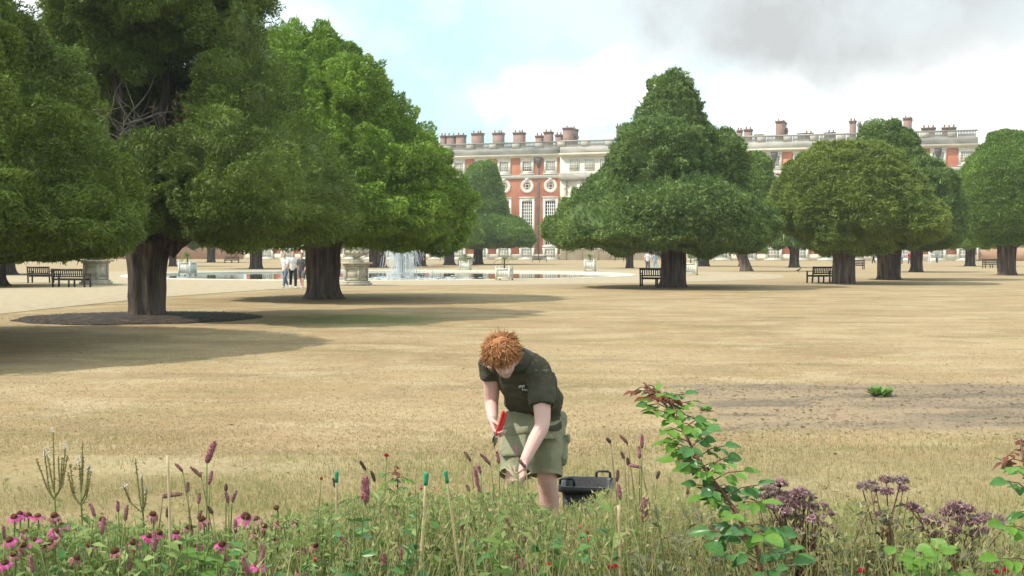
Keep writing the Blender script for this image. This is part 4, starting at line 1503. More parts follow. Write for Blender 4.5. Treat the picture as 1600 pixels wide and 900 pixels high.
def person(loc, h, ang, label, top, bottom, hair, stride=.3, seated=False, shorts=False, group=None, bag=False, vox=.014, shoes='white_c', arms=(.3, -.2)):
    """local: faces +y, metres at height 1.75, scaled to h"""
    t = thing('person', tuple(loc), label, 'person', group)
    t.rotation_euler = (0, 0, ang)
    k = h / 1.75
    hipz = .93 if not seated else .5
    sh = hipz + .5
    body, tm, bm, sm = MB(), MB(), MB(), MB()

    def e(c, a, b):
        return (np.array(c), np.array((a, 0, 0)), np.array((0, b, 0)))
    # legs
    for sgn, st in ((-1, stride), (1, -stride)):
        hip = np.array((sgn * .09, 0, hipz - .02))
        if seated:
            knee = np.array((sgn * .11, .43, .49))
            ank = np.array((sgn * .11, .42, .08))
        else:
            knee = np.array((sgn * .095, st * .62 + .05, .50))
            ank = np.array((sgn * .09, st * 1.15 - .03, .09 + (.06 if st < 0 else 0)))
        body.tube([hip, knee, ank], [.085, .055, .038], 10)
        body.blob(knee, .057, 10, 6)
        if shorts:
            bm.tube([hip + (0, 0, .05), hip * .15 + knee * .85], [.115, .1], 12)
        else:
            bm.tube([hip + (0, 0, .05), knee, ank + (0, 0, .02)], [.112, .082, .065], 12)
            bm.blob(knee, .084, 10, 6)
        sm.blob(ank + np.array((0, .07, -.045)), (.048, .135, .045), 10, 6)
    bm.loft([e((0, 0, hipz - .1), .16, .12), e((0, 0, hipz + .08), .165, .125)], 16)
    # trunk
    lean = .04
    body.loft([e((0, 0, hipz), .14, .1), e((0, lean * .5, hipz + .25), .14, .1), e((0, lean, sh - .03), .16, .1), e((0, lean, sh + .05), .06, .06)], 16)
    tm.loft([e((0, 0, hipz - .06), .172, .135), e((0, lean * .5, hipz + .22), .165, .13), e((0, lean, sh - .1), .195, .13), e((0, lean, sh), .17, .105), e((0, lean, sh + .055), .08, .075)], 18)
    for sgn, ar in zip((-1, 1), arms):
        s0 = np.array((sgn * .185, lean, sh - .02))
        el = s0 + np.array((sgn * .05, ar * .35, -.28))
        wr = el + np.array((-sgn * .01, ar * .5 + .08, -.22))
        if seated:
            wr = np.array((sgn * .12, .3, .58))
        body.tube([s0, el, wr], [.05, .04, .028], 10)
        body.blob(wr + (wr - el) * .28, (.035, .04, .06), 8, 6)
        tm.tube([s0 + (-sgn * .03, 0, .02), s0 * .25 + el * .75], [.075, .065], 12)
        tm.blob(s0 + (-sgn * .01, 0, -.01), .078, 10, 6)
    hd_ = np.array((0, lean + .05, sh + .235))
    body.tube([(0, lean, sh), hd_ - (0, .02, .06)], [.058, .052], 10)
    body.blob(hd_, (.075, .095, .115), 14, 9)
    body.blob(hd_ + (0, .1, -.02), (.014, .02, .022), 6, 5)
    body.blob(hd_ + (0, .06, -.07), (.045, .04, .04), 8, 5)
    for s_ in (-1, 1):
        body.blob(hd_ + (s_ * .077, -.005, -.01), (.012, .02, .032), 6, 5)
    hm = MB().blob(hd_ + (0, -.018, .03), (.086, .098, .103), 14, 9)
    for mb in (body, tm, bm, sm, hm):
        mb.V = [v * k for v in mb.V]
    for mb, n, m in ((body, 'body', 'skin'), (tm, 'shirt', top), (bm, 'shorts' if shorts else 'trousers', bottom), (hm, 'hair', hair), (sm, 'shoes', shoes)):
        remesh(mb.build(n, M[m], t, org=(0, 0, 0)), vox, 3)
    if bag:
        mb = MB().blob(np.array((.05, -.17, hipz + .12)) * k, (.14, .06, .08), 10, 6)
        mb.tube(np.array([(.1, -.15, hipz + .15), (-.02, -.14, hipz + .35), (-.13, -.06, sh + .02)]) * k, .012, 5)
        mb.build('bag', M['black_c'], t, org=(0, 0, 0))
    return t


WALK = 'visitors strolling along the gravel walk'
person(PG(446, 450), 1.68, math.radians(160), 'visitor in white top and jeans, leftmost of the three walkers', 'white_c', 'denim', 'hair_fair', .3, group=WALK, arms=(.5, -.5))
person(PG(458, 450.5), 1.76, math.radians(195), 'visitor in white top and black trousers with dark bag, middle of the three walkers', 'white_c', 'black_c', 'hair_fair', .28, group=WALK, bag=True)
person(PG(472, 452), 1.7, math.radians(175), 'visitor in dark top and shorts half hidden behind the fluted yew trunk', 'grey_c', 'grey_c', 'hair_brown', .25, shorts=True, group=WALK)
FARP = 'distant visitors under the trees'
person(PG(1012, 425), 1.8, math.radians(185), 'visitor in pale shirt standing behind the bench by the biggest yew', 'white_c', 'grey_c', 'hair_grey', .05, group=FARP)
o = PG(1023, 426)
person(o + np.array((0, 0, 0)), 1.72, math.radians(200), 'visitor in pale blue bending beside the trunk of the biggest yew', 'paleblue', 'paleblue', 'hair_grey', .1, group=FARP)
person(PG(1365, 413), 1.75, math.radians(90), 'distant visitor in dark clothes left of the double domed yew trunk', 'black_c', 'black_c', 'hair_brown', .2, group=FARP)
person(PG(1408, 414), 1.75, math.radians(170), 'distant visitor in a white top just right of the double domed yew trunk', 'white_c', 'grey_c', 'hair_brown', .15, group=FARP)
person(PG(1421, 414), 1.72, math.radians(190), 'distant visitor in a red top left of the narrow far trunk', 'red_c', 'grey_c', 'hair_brown', .1, group=FARP)
person(PG(1453, 412), 1.75, math.radians(180), 'distant visitor in white clothes right of the narrow far trunk', 'white_c', 'white_c', 'hair_fair', .2, group=FARP)
person(PG(1464, 412), 1.7, math.radians(150), 'distant visitor in teal, rightmost of those beneath the far yews', 'teal_c', 'grey_c', 'hair_brown', .1, group=FARP)


# ------------------------------------------------------------------ the gardener
M['gard_skin'] = skinmat('gard_skin', (0.74, 0.46, 0.40))
M['polo'] = pm('polo', [(0.062, 0.056, 0.037), (0.088, 0.079, 0.054)], scale=4, rough=.92, bump=.3, bscale=45)
M['polo_trim'] = pm('polo_trim', [(0.055, 0.054, 0.042), (0.07, 0.068, 0.052)], scale=8, rough=.92)
M['shorts'] = pm('shorts', [(0.215, 0.21, 0.132), (0.275, 0.268, 0.172), (0.32, 0.31, 0.205)], scale=5, rough=.92, bump=.35, bscale=30, detail=7)
M['ginger'] = pm('ginger', [(0.26, 0.095, 0.036), (0.48, 0.205, 0.08), (0.66, 0.35, 0.16)], scale=9, rough=.5, island=.75, trans=.12)
M['boot'] = pm('boot', [(0.02, 0.017, 0.015), (0.05, 0.04, 0.033)], scale=8, rough=.7)
M['red_grip'] = pm('red_grip', [(0.55, 0.03, 0.03), (0.62, 0.05, 0.045)], scale=5, rough=.4, spec=.5)
M['steel'] = pm('steel', [(0.45, 0.45, 0.46), (0.6, 0.6, 0.6)], scale=10, rough=.3, metal=1.0)
M['emblem'] = pm('emblem', [(0.5, 0.5, 0.48), (0.62, 0.62, 0.6)], scale=10, rough=.8)


def nrm(v):
    v = np.asarray(v, float)
    return v / (np.linalg.norm(v) + 1e-9)


def limb(mb, pts, rad, seg=12, sub=4):
    """smoothly curved tapered limb through the joints"""
    pts, rad = np.asarray(pts, float), np.asarray(rad, float)
    n = len(pts)
    t = np.linspace(0, n - 1, (n - 1) * sub + 1)
    P = []
    for x in t:
        i = min(int(x), n - 2)
        f = x - i
        p0, p1, p2, p3 = pts[max(i - 1, 0)], pts[i], pts[i + 1], pts[min(i + 2, n - 1)]
        P.append(0.5 * (2 * p1 + (p2 - p0) * f + (2 * p0 - 5 * p1 + 4 * p2 - p3) * f * f + (3 * p1 - p0 - 3 * p2 + p3) * f ** 3))
    R = np.interp(t, range(n), rad)
    mb.tube(P, R, seg)
    return mb


def hand(mb, nails, wrist, d, pn, thumb, curl, spread=.12, size=1.0, tcurl=.4, wrists=.027):
    """d: wrist to knuckles, pn: direction the palm faces, thumb: side the thumb leaves from"""
    d = nrm(d)
    pn = nrm(pn - np.dot(pn, d) * d)
    w = np.cross(d, pn)
    if np.dot(w, thumb) < 0:
        w = -w
    k = size
    wrist = np.asarray(wrist, float)
    mb.loft([(wrist - d * .02, w * wrists, pn * .021), (wrist + d * .012 * k, w * .03 * k, pn * .021 * k), (wrist + d * .05 * k, w * .041 * k, pn * .019 * k),
             (wrist + d * .085 * k, w * .043 * k, pn * .015 * k), (wrist + d * .098 * k, w * .038 * k, pn * .010 * k)], 14)
    for j, (off, L, c) in enumerate(((.032, .072, .9), (.0105, .080, 1.0), (-.0105, .075, 1.08), (-.031, .060, 1.15))):
        p = wrist + d * (.088 - .004 * abs(j - 1)) * k + w * off * k
        dd = nrm(d + w * off * spread * 8)
        pts = [p - dd * .015, p]
        a = 0
        for s_, f in enumerate((.45, .31, .24)):
            a += curl * c * (.75, 1.0, .7)[s_]
            v = dd * math.cos(a) + pn * math.sin(a)
            pts.append(pts[-1] + v * L * f * k)
        mb.tube(pts, np.array((.0095, .0098, .0088, .008, .0062)) * k, 9)
        nv = nrm(pts[-1] - pts[-2])
        nails.blob(pts[-1] - nv * .004 - np.cross(np.cross(nv, pn), nv) * .004, .0045 * k, 6, 4)
    b = wrist + d * .022 * k + w * .026 * k + pn * .006 * k
    v0 = nrm(w * .75 + d * .6 + pn * .35)
    v1 = nrm(d * .85 + w * (.45 - tcurl) + pn * (.3 + tcurl * .5))
    v2 = nrm(d * .9 + w * (.15 - tcurl) + pn * (.35 + tcurl * .6))
    pts = [b - v0 * .01, b, b + v0 * .036 * k, b + v0 * .036 * k + v1 * .03 * k, b + v0 * .036 * k + v1 * .03 * k + v2 * .024 * k]
    mb.tube(pts, np.array((.015, .015, .0115, .0098, .0075)) * k, 9)


def build_gardener():
    foot = PG(862, 872)
    g = thing('person', (foot[0], foot[1], 0), 'red haired gardener in dark polo shirt and khaki cargo shorts, bending to prune flowers', 'gardener')
    # joints
    hipL, hipR = PY(858, 652, 7.80), PY(814, 654, 7.62)
    kneeL, ankL = PY(854, 737, 7.68), PY(864, 852, 7.78)
    kneeR, ankR = PY(806, 735, 7.42), PY(800, 858, 7.62)
    shL, shR = PY(846, 592, 7.28), PY(769, 569, 7.46)
    elL, wrL = PY(847, 664, 7.16), PY(819, 722, 7.04)
    elR, wrR = PY(768, 630, 7.52), PY(770, 657, 7.30)
    head = PY(786, 557, 7.13)
    pel = PY(839, 652, 7.70)
    wst = PY(836, 630, 7.64)
    cst = PY(822, 594, 7.47)
    upp = PY(811, 568, 7.38)
    nck = PY(803, 562, 7.30)
    A = nrm(shL - shR)
    Ah = nrm(hipL - hipR)

    body, nails = MB(), MB()
    # torso under the shirt
    sp_ = nrm(upp - pel)
    Bf = nrm(np.cross(A, sp_))
    body.loft([(pel, Ah * .155, Bf * .11), (wst, nrm(A + Ah) * .14, Bf * .10), (cst, A * .15, Bf * .115), (upp, A * .14, Bf * .10), (nck, A * .06, Bf * .06)], 18)
    limb(body, [nck - sp_ * .05, nck, (nck * .45 + head * .55)], [.066, .06, .056])
    # head: skull, jaw, nose, ears; the face looks down and a little to our left
    hax = nrm(np.array((-.12, -.52, .60)))         # crown of the head points up and towards the camera
    fc = nrm(np.array((.08, -.72, -.62)))
    fc = nrm(fc - np.dot(fc, hax) * hax)
    sd_ = nrm(np.cross(fc, hax))

    def hp(a, b, c):
        return head + (sd_ * a + fc * b + hax * c) * .92

    def hell(mb, c, r, seg=18):
        th = np.linspace(.05, np.pi - .05, 12)
        r = [q * .92 for q in r]
        mb.loft([(hp(*c) + hax * (-math.cos(t) * r[2]), sd_ * r[0] * math.sin(t), fc * r[1] * math.sin(t)) for t in th], seg)
    hell(body, (0, -.005, .02), (.076, .095, .098))
    hell(body, (0, .025, -.05), (.062, .066, .07))
    hell(body, (0, .05, -.1), (.032, .032, .025))
    body.tube([hp(0, .09, .02), hp(0, .104, -.02), hp(0, .112, -.038)], [.009, .013, .016], 8)
    for s_ in (-1, 1):
        hell(body, (s_ * .078, -.006, -.012), (.010, .022, .034), 10)
        hell(body, (s_ * .033, .078, .012), (.022, .012, .009), 8)
        hell(body, (s_ * .018, .1, -.038), (.009, .01, .008), 6)
    hell(body, (0, .085, -.068), (.024, .012, .007), 8)
    # legs
    limb(body, [hipL, kneeL * .45 + hipL * .55, kneeL, kneeL * .62 + ankL * .38 + np.array((.004, .025, 0)), ankL], [.098, .082, .060, .058, .040], 14)
    limb(body, [hipR, kneeR * .45 + hipR * .55, kneeR, kneeR * .62 + ankR * .38 + np.array((0, .025, 0)), ankR], [.098, .082, .060, .058, .040], 14)
    # arms
    limb(body, [shL, shL * .5 + elL * .5, elL, elL * .6 + wrL * .4, wrL], [.058, .052, .043, .041, .028], 12)
    limb(body, [shR, shR * .5 + elR * .5, elR, elR * .6 + wrR * .4, wrR], [.056, .050, .041, .039, .027], 12)
    # hands
    dL = PY(812, 752, 7.0) - wrL
    hand(body, nails, wrL, dL, np.array((-.75, -.45, -.25)), np.array((-.35, -.9, 0)), .75, size=1.0, tcurl=.55)
    dR = PY(776, 680, 7.24) - wrR
    hand(body, nails, wrR, dR, np.array((.75, -.15, .15)), np.array((.2, -.9, .2)), 1.05, size=1.0, tcurl=.5)
    remesh(body.build('body', M['gard_skin'], g), .0058, 2)

    # polo shirt
    sh = MB()
    hem = PY(838, 657, 7.70)
    Bh = nrm(np.cross(Ah, sp_))
    sh.loft([(hem, Ah * .197, Bh * .150), (pel + sp_ * .03, Ah * .190, Bh * .142), (wst, nrm(A + Ah) * .170, Bf * .132), (wst * .5 + cst * .5, A * .178, Bf * .138), (cst, A * .196, Bf * .142),
             (upp - sp_ * .015, A * .180, Bf * .120), (upp + sp_ * .025, A * .135, Bf * .1), (nck + sp_ * .005, A * .078, Bf * .078)], 26)
    for s0, e0, f in ((shL, elL, .60), (shR, elR, .36)):
        dd = nrm(e0 - s0)
        m_ = s0 * (1 - f) + e0 * f
        u = nrm(np.cross(dd, Bf))
        v = np.cross(dd, u)
        inn = s0 * .72 + cst * .28
        sh.loft([(inn, u * .09, v * .095), (s0 - dd * .03, u * .080, v * .084), (s0 * .6 + m_ * .4, u * .079, v * .08), (m_, u * .078, v * .076)], 18)
    # gentle folds hanging from the shoulders
    remesh(sh.build('polo_shirt', M['polo'], g), .0075, 5)
    so = g.children[-1]
    tex = bpy.data.textures.new('folds', 'CLOUDS')
    tex.noise_scale = .085
    tex.noise_depth = 1
    dm = so.modifiers.new('folds', 'DISPLACE')
    dm.texture = tex
    dm.strength = .03
    dm.mid_level = .5
    co = MB()
    a = np.linspace(-2.5, 2.5, 22)
    r0, r1 = [], []
    cf = nrm(np.cross(A, sp_))
    if cf[1] > 0:
        cf = -cf
    for t in a:
        q = np.sin(t) * A * .074 + (-np.cos(t)) * cf * .074
        q2 = np.sin(t) * A * .098 + (-np.cos(t)) * cf * .098
        r0.append(nck + sp_ * .045 + q)
        r1.append(nck - sp_ * .005 + q2)
    co.rings([np.array(r0), np.array(r1), np.array(r1) - sp_ * .012 + 0.002, np.array(r0) + sp_ * .004 - 0.002], cap=False, closed=False)
    co.build('collar', M['polo_trim'], g, smooth=True)
    # small pale embroidered badge on the chest (crown over two short lines)
    eb = MB()
    c0 = PY(818, 607, 7.26)
    nb_ = nrm(np.array((0, -1, -.45)))
    ex = nrm(A - np.dot(A, nb_) * nb_)
    ey = nrm(np.cross(nb_, ex))
    if ey[2] < 0:
        ey = -ey

    def eq(x, y, w, h):
        p = c0 + ex * x + ey * y
        q = [p - ex * w - ey * h, p + ex * w - ey * h, p + ex * w + ey * h, p - ex * w + ey * h]
        eb.add(q + [z + nb_ * .003 for z in q], [(0, 3, 2, 1), (4, 5, 6, 7), (0, 1, 5, 4), (1, 2, 6, 5), (2, 3, 7, 6), (3, 0, 4, 7)])
    for i, x in enumerate((-.018, -.009, 0, .009)):
        eq(x - .006, .012 + (.003 if i % 2 else 0), .0032, .008)
    for i, x in enumerate((-.006, .003, .012, .021)):
        eq(x, -.006 - .002 * i, .003, .005)
    eb.build('badge', M['emblem'], g, kind='stuff')
    # shorts
    st = MB()
    st.loft([(pel + sp_ * .045, Ah * .178, Bh * .135), (pel - sp_ * .03, Ah * .19, Bh * .148), (pel - np.array((0, 0, .07)), Ah * .18, Bh * .135)], 24)
    for h0, k0 in ((hipL, kneeL), (hipR, kneeR)):
        dd = nrm(k0 - h0)
        u = nrm(Ah - np.dot(Ah, dd) * dd)
        v = np.cross(dd, u)
        L = np.linalg.norm(k0 - h0)
        st.loft([(h0 - dd * .02, u * .100, v * .12), (h0 + dd * L * .4, u * .094, v * .112), (h0 + dd * L * .8, u * .089, v * .102), (h0 + dd * (L * 1.0), u * .086, v * .097)], 20)
    o = remesh(st.build('shorts', M['shorts'], g), .008, 4)
    dm = o.modifiers.new('folds', 'DISPLACE')
    dm.texture = tex
    dm.strength = .03
    dm.mid_level = .5
    # cargo pockets with flaps, hems
    for h0, k0, sg in ((hipL, kneeL, 1), (hipR, kneeR, -1)):
        dd = nrm(k0 - h0)
        u = nrm(Ah - np.dot(Ah, dd) * dd)
        v = np.cross(dd, u)
        if v[1] > 0:
            v = -v
        L = np.linalg.norm(k0 - h0)
        side = nrm(u * sg * .85 + v * .5)
        tang = nrm(np.cross(dd, side))
        pk = MB()
        c0 = h0 + dd * L * .62 + side * .092
        rings_ = []
        for t, e in ((-.02, .9), (.006, 1.0), (.016, .86)):
            ring = []
            for (x, y) in ((-.08, -.085), (.08, -.085), (.085, .06), (.06, .09), (-.06, .09), (-.085, .06)):
                ring.append(c0 + side * t + tang * x * e + dd * y * e)
            rings_.append(ring)
        pk.rings(np.array(rings_))
        remesh(pk.build('pocket', M['shorts'], g), .006, 3)
        fl = MB()
        rings_ = []
        for t, e in ((.0, 1.0), (.018, 1.02), (.024, .96)):
            rings_.append([c0 + side * t + tang * x * e + dd * (y * e - .075) for (x, y) in ((-.088, -.02), (.088, -.02), (.088, .022), (0, .034), (-.088, .022))])
        fl.rings(np.array(rings_))
        fl.build('pocket_flap', M['shorts'], g)
        hm = MB()
        hc = h0 + dd * L * .985
        vv = np.cross(dd, u)
        hm.loft([(hc, u * .091, vv * .102), (hc + dd * .03, u * .091, vv * .103)], 22, cap=False)
        hm.build('hem', M['shorts'], g, smooth=True)
    # socks and boots
    for an, kn in ((ankL, kneeL), (ankR, kneeR)):
        d2 = nrm(kn - an)
        up = an + d2 * .16
        limb(MB(), [an - d2 * .03, an + d2 * .05, up], [.05, .05, .056], 14).build('sock', M['black_c'], g, smooth=True)
        bt = MB()
        f = np.array((-.15, -1, 0)) / 1.011
        w = np.array((f[1], -f[0], 0))
        a0 = np.array((an[0], an[1], 0))
        bt.loft([(a0 - f * .07 + (0, 0, .045), w * .04, np.array((0, 0, .042))), (a0 - f * .03 + (0, 0, .06), w * .048, np.array((0, 0, .058))), (a0 + f * .06 + (0, 0, .05), w * .05, np.array((0, 0, .05))),
                 (a0 + f * .14 + (0, 0, .042), w * .054, np.array((0, 0, .04))), (a0 + f * .2 + (0, 0, .034), w * .042, np.array((0, 0, .03))), (a0 + f * .225 + (0, 0, .03), w * .02, np.array((0, 0, .018)))], 14)
        bt.tube([an * .5 + a0 * .5, an + d2 * .03], [.055, .058], 14)
        remesh(bt.build('boot', M['boot'], g), .009, 2)
    # hair: a mop of thick curls
    hr = MB()
    rg = np.random.default_rng(12)
    cap_ = MB()
    th = np.linspace(.05, np.pi - .05, 12)
    cap_.loft([(hp(0, -.018, .035) + hax * (-math.cos(t) * .084), sd_ * .073 * math.sin(t), fc * .084 * math.sin(t)) for t in th], 20)
    n = 0
    while n < 2300:
        q = rg.normal(size=3)
        q /= np.linalg.norm(q)
        a_, b_, c_ = q
        if c_ < -.25 and b_ > -.2:
            continue
        if c_ < -.55:
            continue
        if b_ > .55 and c_ < .15:
            continue
        nn = sd_ * a_ + fc * b_ + hax * c_
        p = hp(a_ * .077, -.016 + b_ * .089, .034 + c_ * .087)
        # curls fall down the head towards the forehead and ears, lifted by volume
        fall = nrm(fc * .8 * (1 if b_ > -.3 else -.6) + sd_ * a_ * 1.1 - hax * .35 + rg.normal(size=3) * .38)
        L = rg.uniform(.03, .07) * (1.1 if c_ > .3 else .8)
        pts = [p]
        ph, cr_, rg_l = rg.random() * 6.28, rg.uniform(.003, .008), rg.uniform(.002, .015)
        s1 = nrm(np.cross(nn, fall))
        for j in range(1, 6):
            t = j / 5
            lift = rg_l * math.sin(t * np.pi * .93)
            pts.append(p + nn * lift + fall * L * t * (.35 + .65 * t) + s1 * cr_ * math.sin(ph + t * 6.5) + nn * cr_ * math.cos(ph + t * 6.5) * .8 + np.array((0, 0, -.012)) * t)
        hr.tube(pts, np.array((.0026, .0030, .0029, .0026, .0020, .0009)) * rg.uniform(.65, 1.25), 3)
        n += 1
    ho = cap_.build('hair', M['ginger'], g, smooth=True)
    hr.build('curl', M['ginger'], ho, org=tuple(parent_world(g)), kind='stuff')

    # secateurs in the right hand (our left)
    palm = wrR + nrm(dR) * .085
    pt_ = nrm(PY(786, 650, 7.18) - PY(773, 690, 7.20))
    sc = thing('secateurs', tuple(palm), 'red handled secateurs held in the gardener\'s hand', 'secateurs')
    ctr = PY(776, 681, 7.215)
    sx = nrm(np.cross(pt_, (0, -1, 0)))
    for s_ in (-1, 1):
        mb = MB()
        limb(mb, [ctr, ctr + pt_ * .03 + sx * s_ * .006, ctr + pt_ * .09 + sx * s_ * (.013 if s_ > 0 else .004), ctr + pt_ * .15 + sx * s_ * .008], [.006, .0085, .009, .008], 8)
        mb.build('handle', M['red_grip'], sc, smooth=True)
    mb = MB()
    mb.loft([(ctr + pt_ * .02, sx * .011, np.array((0, .004, 0))), (ctr - pt_ * .02, sx * .013, np.array((0, .004, 0))), (ctr - pt_ * .045 + sx * .003, sx * .009, np.array((0, .003, 0))), (ctr - pt_ * .068 + sx * .006, sx * .002, np.array((0, .002, 0)))], 10)
    mb.build('blade', M['steel'], sc)
    MB().tube([ctr + pt_ * .01 - sx * .006, ctr - pt_ * .02 - sx * .013, ctr - pt_ * .045 - sx * .010], [.006, .006, .003], 7).build('anvil', M['black_plastic'], sc)
    # cut stems in the other hand
    cs = thing('cut_stems', tuple(wrL + nrm(dL) * .09), 'small bunch of pale cut stems in the gardener\'s lower hand', 'cut stems')
    mb = MB()
    hc = wrL + nrm(dL) * .085
    for k in range(9):
        o2 = rg.normal(size=3) * .008 + np.array((-.022, -.03, 0))
        mb.tube([hc + o2 + np.array((.02, 0, -.07)) + rg.normal(size=3) * .012, hc + o2, hc + o2 + np.array((-.03, -.01, .05 + .03 * rg.random())) + rg.normal(size=3) * .012], [.0025, .0028, .0022], 5)
    mb.build('stem', pm('cutstem', [(0.45, 0.42, 0.24), (0.6, 0.56, 0.36)], scale=10), cs, kind='stuff')


build_gardener()

# black tub for the cuttings
tb = PG(918, 852)
t = thing('garden_tub', (tb[0], tb[1], 0), 'black plastic tub with looped handles standing behind the bed beside the gardener', 'tub')
t.rotation_euler = (0, 0, math.radians(-8))
zr = PY(915, 753, tb[1])[2]


def rrect(w, d, r, z, n=5):
    P = []
    for cx, cy, a0 in ((w - r, d - r, 0), (-w + r, d - r, 90), (-w + r, -d + r, 180), (w - r, -d + r, 270)):
        for k in range(n + 1):
            a = math.radians(a0 + 90 * k / n)
            P.append((cx + r * math.cos(a), cy + r * math.sin(a), z))
    return np.array(P)


MB().rings([rrect(.125, .15, .04, 0), rrect(.15, .175, .045, zr - .012), rrect(.145, .17, .045, zr - .012), rrect(.12, .145, .04, .012)]).build('tub_body', M['black_plastic'], t, org=(0, 0, 0))
MB().rings([rrect(.149, .174, .045, zr - .04), rrect(.17, .195, .05, zr - .035), rrect(.17, .195, .05, zr), rrect(.146, .171, .045, zr), rrect(.146, .171, .045, zr - .03)], cap=False).build('rim', M['black_plastic'], t, org=(0, 0, 0))
for x, y in ((.085, .19), (-.12, -.1)):
    MB().tube([(x - .045, y, zr - .01), (x - .043, y, zr + .028), (x - .03, y, zr + .036), (x + .03, y, zr + .036), (x + .043, y, zr + .028), (x + .045, y, zr - .01)], .008, 8).build('handle', M['black_plastic'], t, org=(0, 0, 0))


# ------------------------------------------------------------------ flower bed planting
M['leaf_green'] = leafmat('leaf_green', (0.10, 0.165, 0.04), (0.20, 0.29, 0.075), (0.38, 0.46, 0.17), scale=3, island=.7, trans=.35)
M['leaf_rose'] = leafmat('leaf_rose', (0.05, 0.13, 0.036), (0.085, 0.20, 0.055), (0.15, 0.31, 0.08), scale=6, island=.6, trans=.25, rough=.3)
M['leaf_bright'] = leafmat('leaf_bright', (0.10, 0.22, 0.03), (0.16, 0.31, 0.05), (0.25, 0.40, 0.08), scale=6, island=.6, trans=.35, rough=.4)
M['leaf_red'] = leafmat('leaf_red', (0.10, 0.03, 0.02), (0.2, 0.065, 0.035), (0.3, 0.12, 0.06), scale=6, island=.6, trans=.3, rough=.4)
M['leaf_grey'] = leafmat('leaf_grey', (0.07, 0.11, 0.06), (0.13, 0.18, 0.10), (0.21, 0.26, 0.15), scale=4, island=.6, trans=.3)
M['leaf_dusk'] = leafmat('leaf_dusk', (0.08, 0.085, 0.045), (0.16, 0.165, 0.085), (0.27, 0.26, 0.14), scale=4, island=.6, trans=.25)
M['dry_grass'] = leafmat('dry_grass', (0.30, 0.22, 0.115), (0.40, 0.30, 0.16), (0.51, 0.40, 0.23), scale=1.5, island=.75, trans=.45, rough=.7)
M['green_grass'] = leafmat('green_grass', (0.24, 0.275, 0.095), (0.34, 0.365, 0.135), (0.46, 0.45, 0.21), scale=1.5, island=.75, trans=.45, rough=.7)
M['near_grass'] = leafmat('near_grass', (0.34, 0.295, 0.14), (0.46, 0.39, 0.195), (0.58, 0.50, 0.28), scale=1.5, island=.75, trans=.5, rough=.7)
M['tall_straw'] = leafmat('tall_straw', (0.33, 0.29, 0.12), (0.48, 0.43, 0.19), (0.62, 0.56, 0.30), scale=1.5, island=.75, trans=.5, rough=.7)
M['tall_green'] = leafmat('tall_green', (0.20, 0.26, 0.07), (0.34, 0.39, 0.12), (0.50, 0.50, 0.21), scale=1.5, island=.75, trans=.5, rough=.7)
M['clod'] = pm('clod', [(0.09, 0.068, 0.05), (0.18, 0.135, 0.098), (0.30, 0.23, 0.165)], scale=3, rough=.95, island=.7)
M['spentleaf'] = pm('spentleaf', [(0.10, 0.06, 0.035), (0.22, 0.14, 0.08)], scale=3, rough=.9, island=.7)
M['stem_green'] = pm('stem_green', [(0.12, 0.16, 0.05), (0.24, 0.27, 0.09)], scale=4, rough=.6, island=.4)
M['stem_dry'] = pm('stem_dry', [(0.2, 0.15, 0.075), (0.38, 0.3, 0.15)], scale=4, rough=.8, island=.5)
M['stem_red'] = pm('stem_red', [(0.10, 0.05, 0.03), (0.2, 0.10, 0.06)], scale=6, rough=.6)
M['petal'] = pm('petal', [(0.44, 0.04, 0.17), (0.60, 0.09, 0.29), (0.70, 0.2, 0.42)], scale=12, rough=.6, island=.7, trans=.35)
M['petal_faded'] = pm('petal_faded', [(0.27, 0.085, 0.09), (0.40, 0.17, 0.165), (0.50, 0.28, 0.24)], scale=12, rough=.7, island=.7, trans=.3)
M['cone'] = pm('cone', [(0.055, 0.02, 0.015), (0.15, 0.05, 0.025), (0.28, 0.11, 0.04)], scale=90, rough=.8, bump=.8, bscale=220)
M['burnet'] = pm('burnet', [(0.20, 0.10, 0.085), (0.33, 0.175, 0.15), (0.45, 0.28, 0.25)], scale=60, rough=.85, island=.6, trans=.15)
M['burnet_pink'] = pm('burnet_pink', [(0.32, 0.11, 0.14), (0.45, 0.19, 0.22), (0.56, 0.32, 0.33)], scale=60, rough=.85, island=.6, trans=.2)
M['burnet_brown'] = pm('burnet_brown', [(0.08, 0.05, 0.035), (0.16, 0.10, 0.07), (0.24, 0.16, 0.11)], scale=60, rough=.85, island=.6)
M['seed_olive'] = pm('seed_olive', [(0.17, 0.15, 0.055), (0.30, 0.26, 0.11)], scale=40, rough=.85, island=.5)
M['pale_bloom'] = pm('pale_bloom', [(0.55, 0.5, 0.45), (0.72, 0.68, 0.62)], scale=40, rough=.8, island=.5)
M['joepye'] = pm('joepye', [(0.19, 0.13, 0.11), (0.38, 0.28, 0.245), (0.55, 0.44, 0.39)], scale=25, rough=.9, island=.75, trans=.15)
M['joepye_pink'] = pm('joepye_pink', [(0.22, 0.12, 0.125), (0.40, 0.245, 0.25), (0.55, 0.39, 0.38)], scale=25, rough=.9, island=.75, trans=.15)
M['rose_red'] = pm('rose_red', [(0.5, 0.02, 0.06), (0.66, 0.05, 0.12)], scale=20, rough=.5, island=.5, trans=.25)
M['hip'] = pm('hip', [(0.26, 0.02, 0.035), (0.4, 0.05, 0.06)], scale=20, rough=.35)
M['cane'] = pm('cane', [(0.44, 0.33, 0.18), (0.62, 0.49, 0.30)], scale=9, stretch=(1, 1, .25), rough=.7)
M['cane_cap'] = pm('cane_cap', [(0.02, 0.22, 0.11), (0.04, 0.32, 0.17)], scale=9, rough=.5)

RB = np.random.default_rng(77)


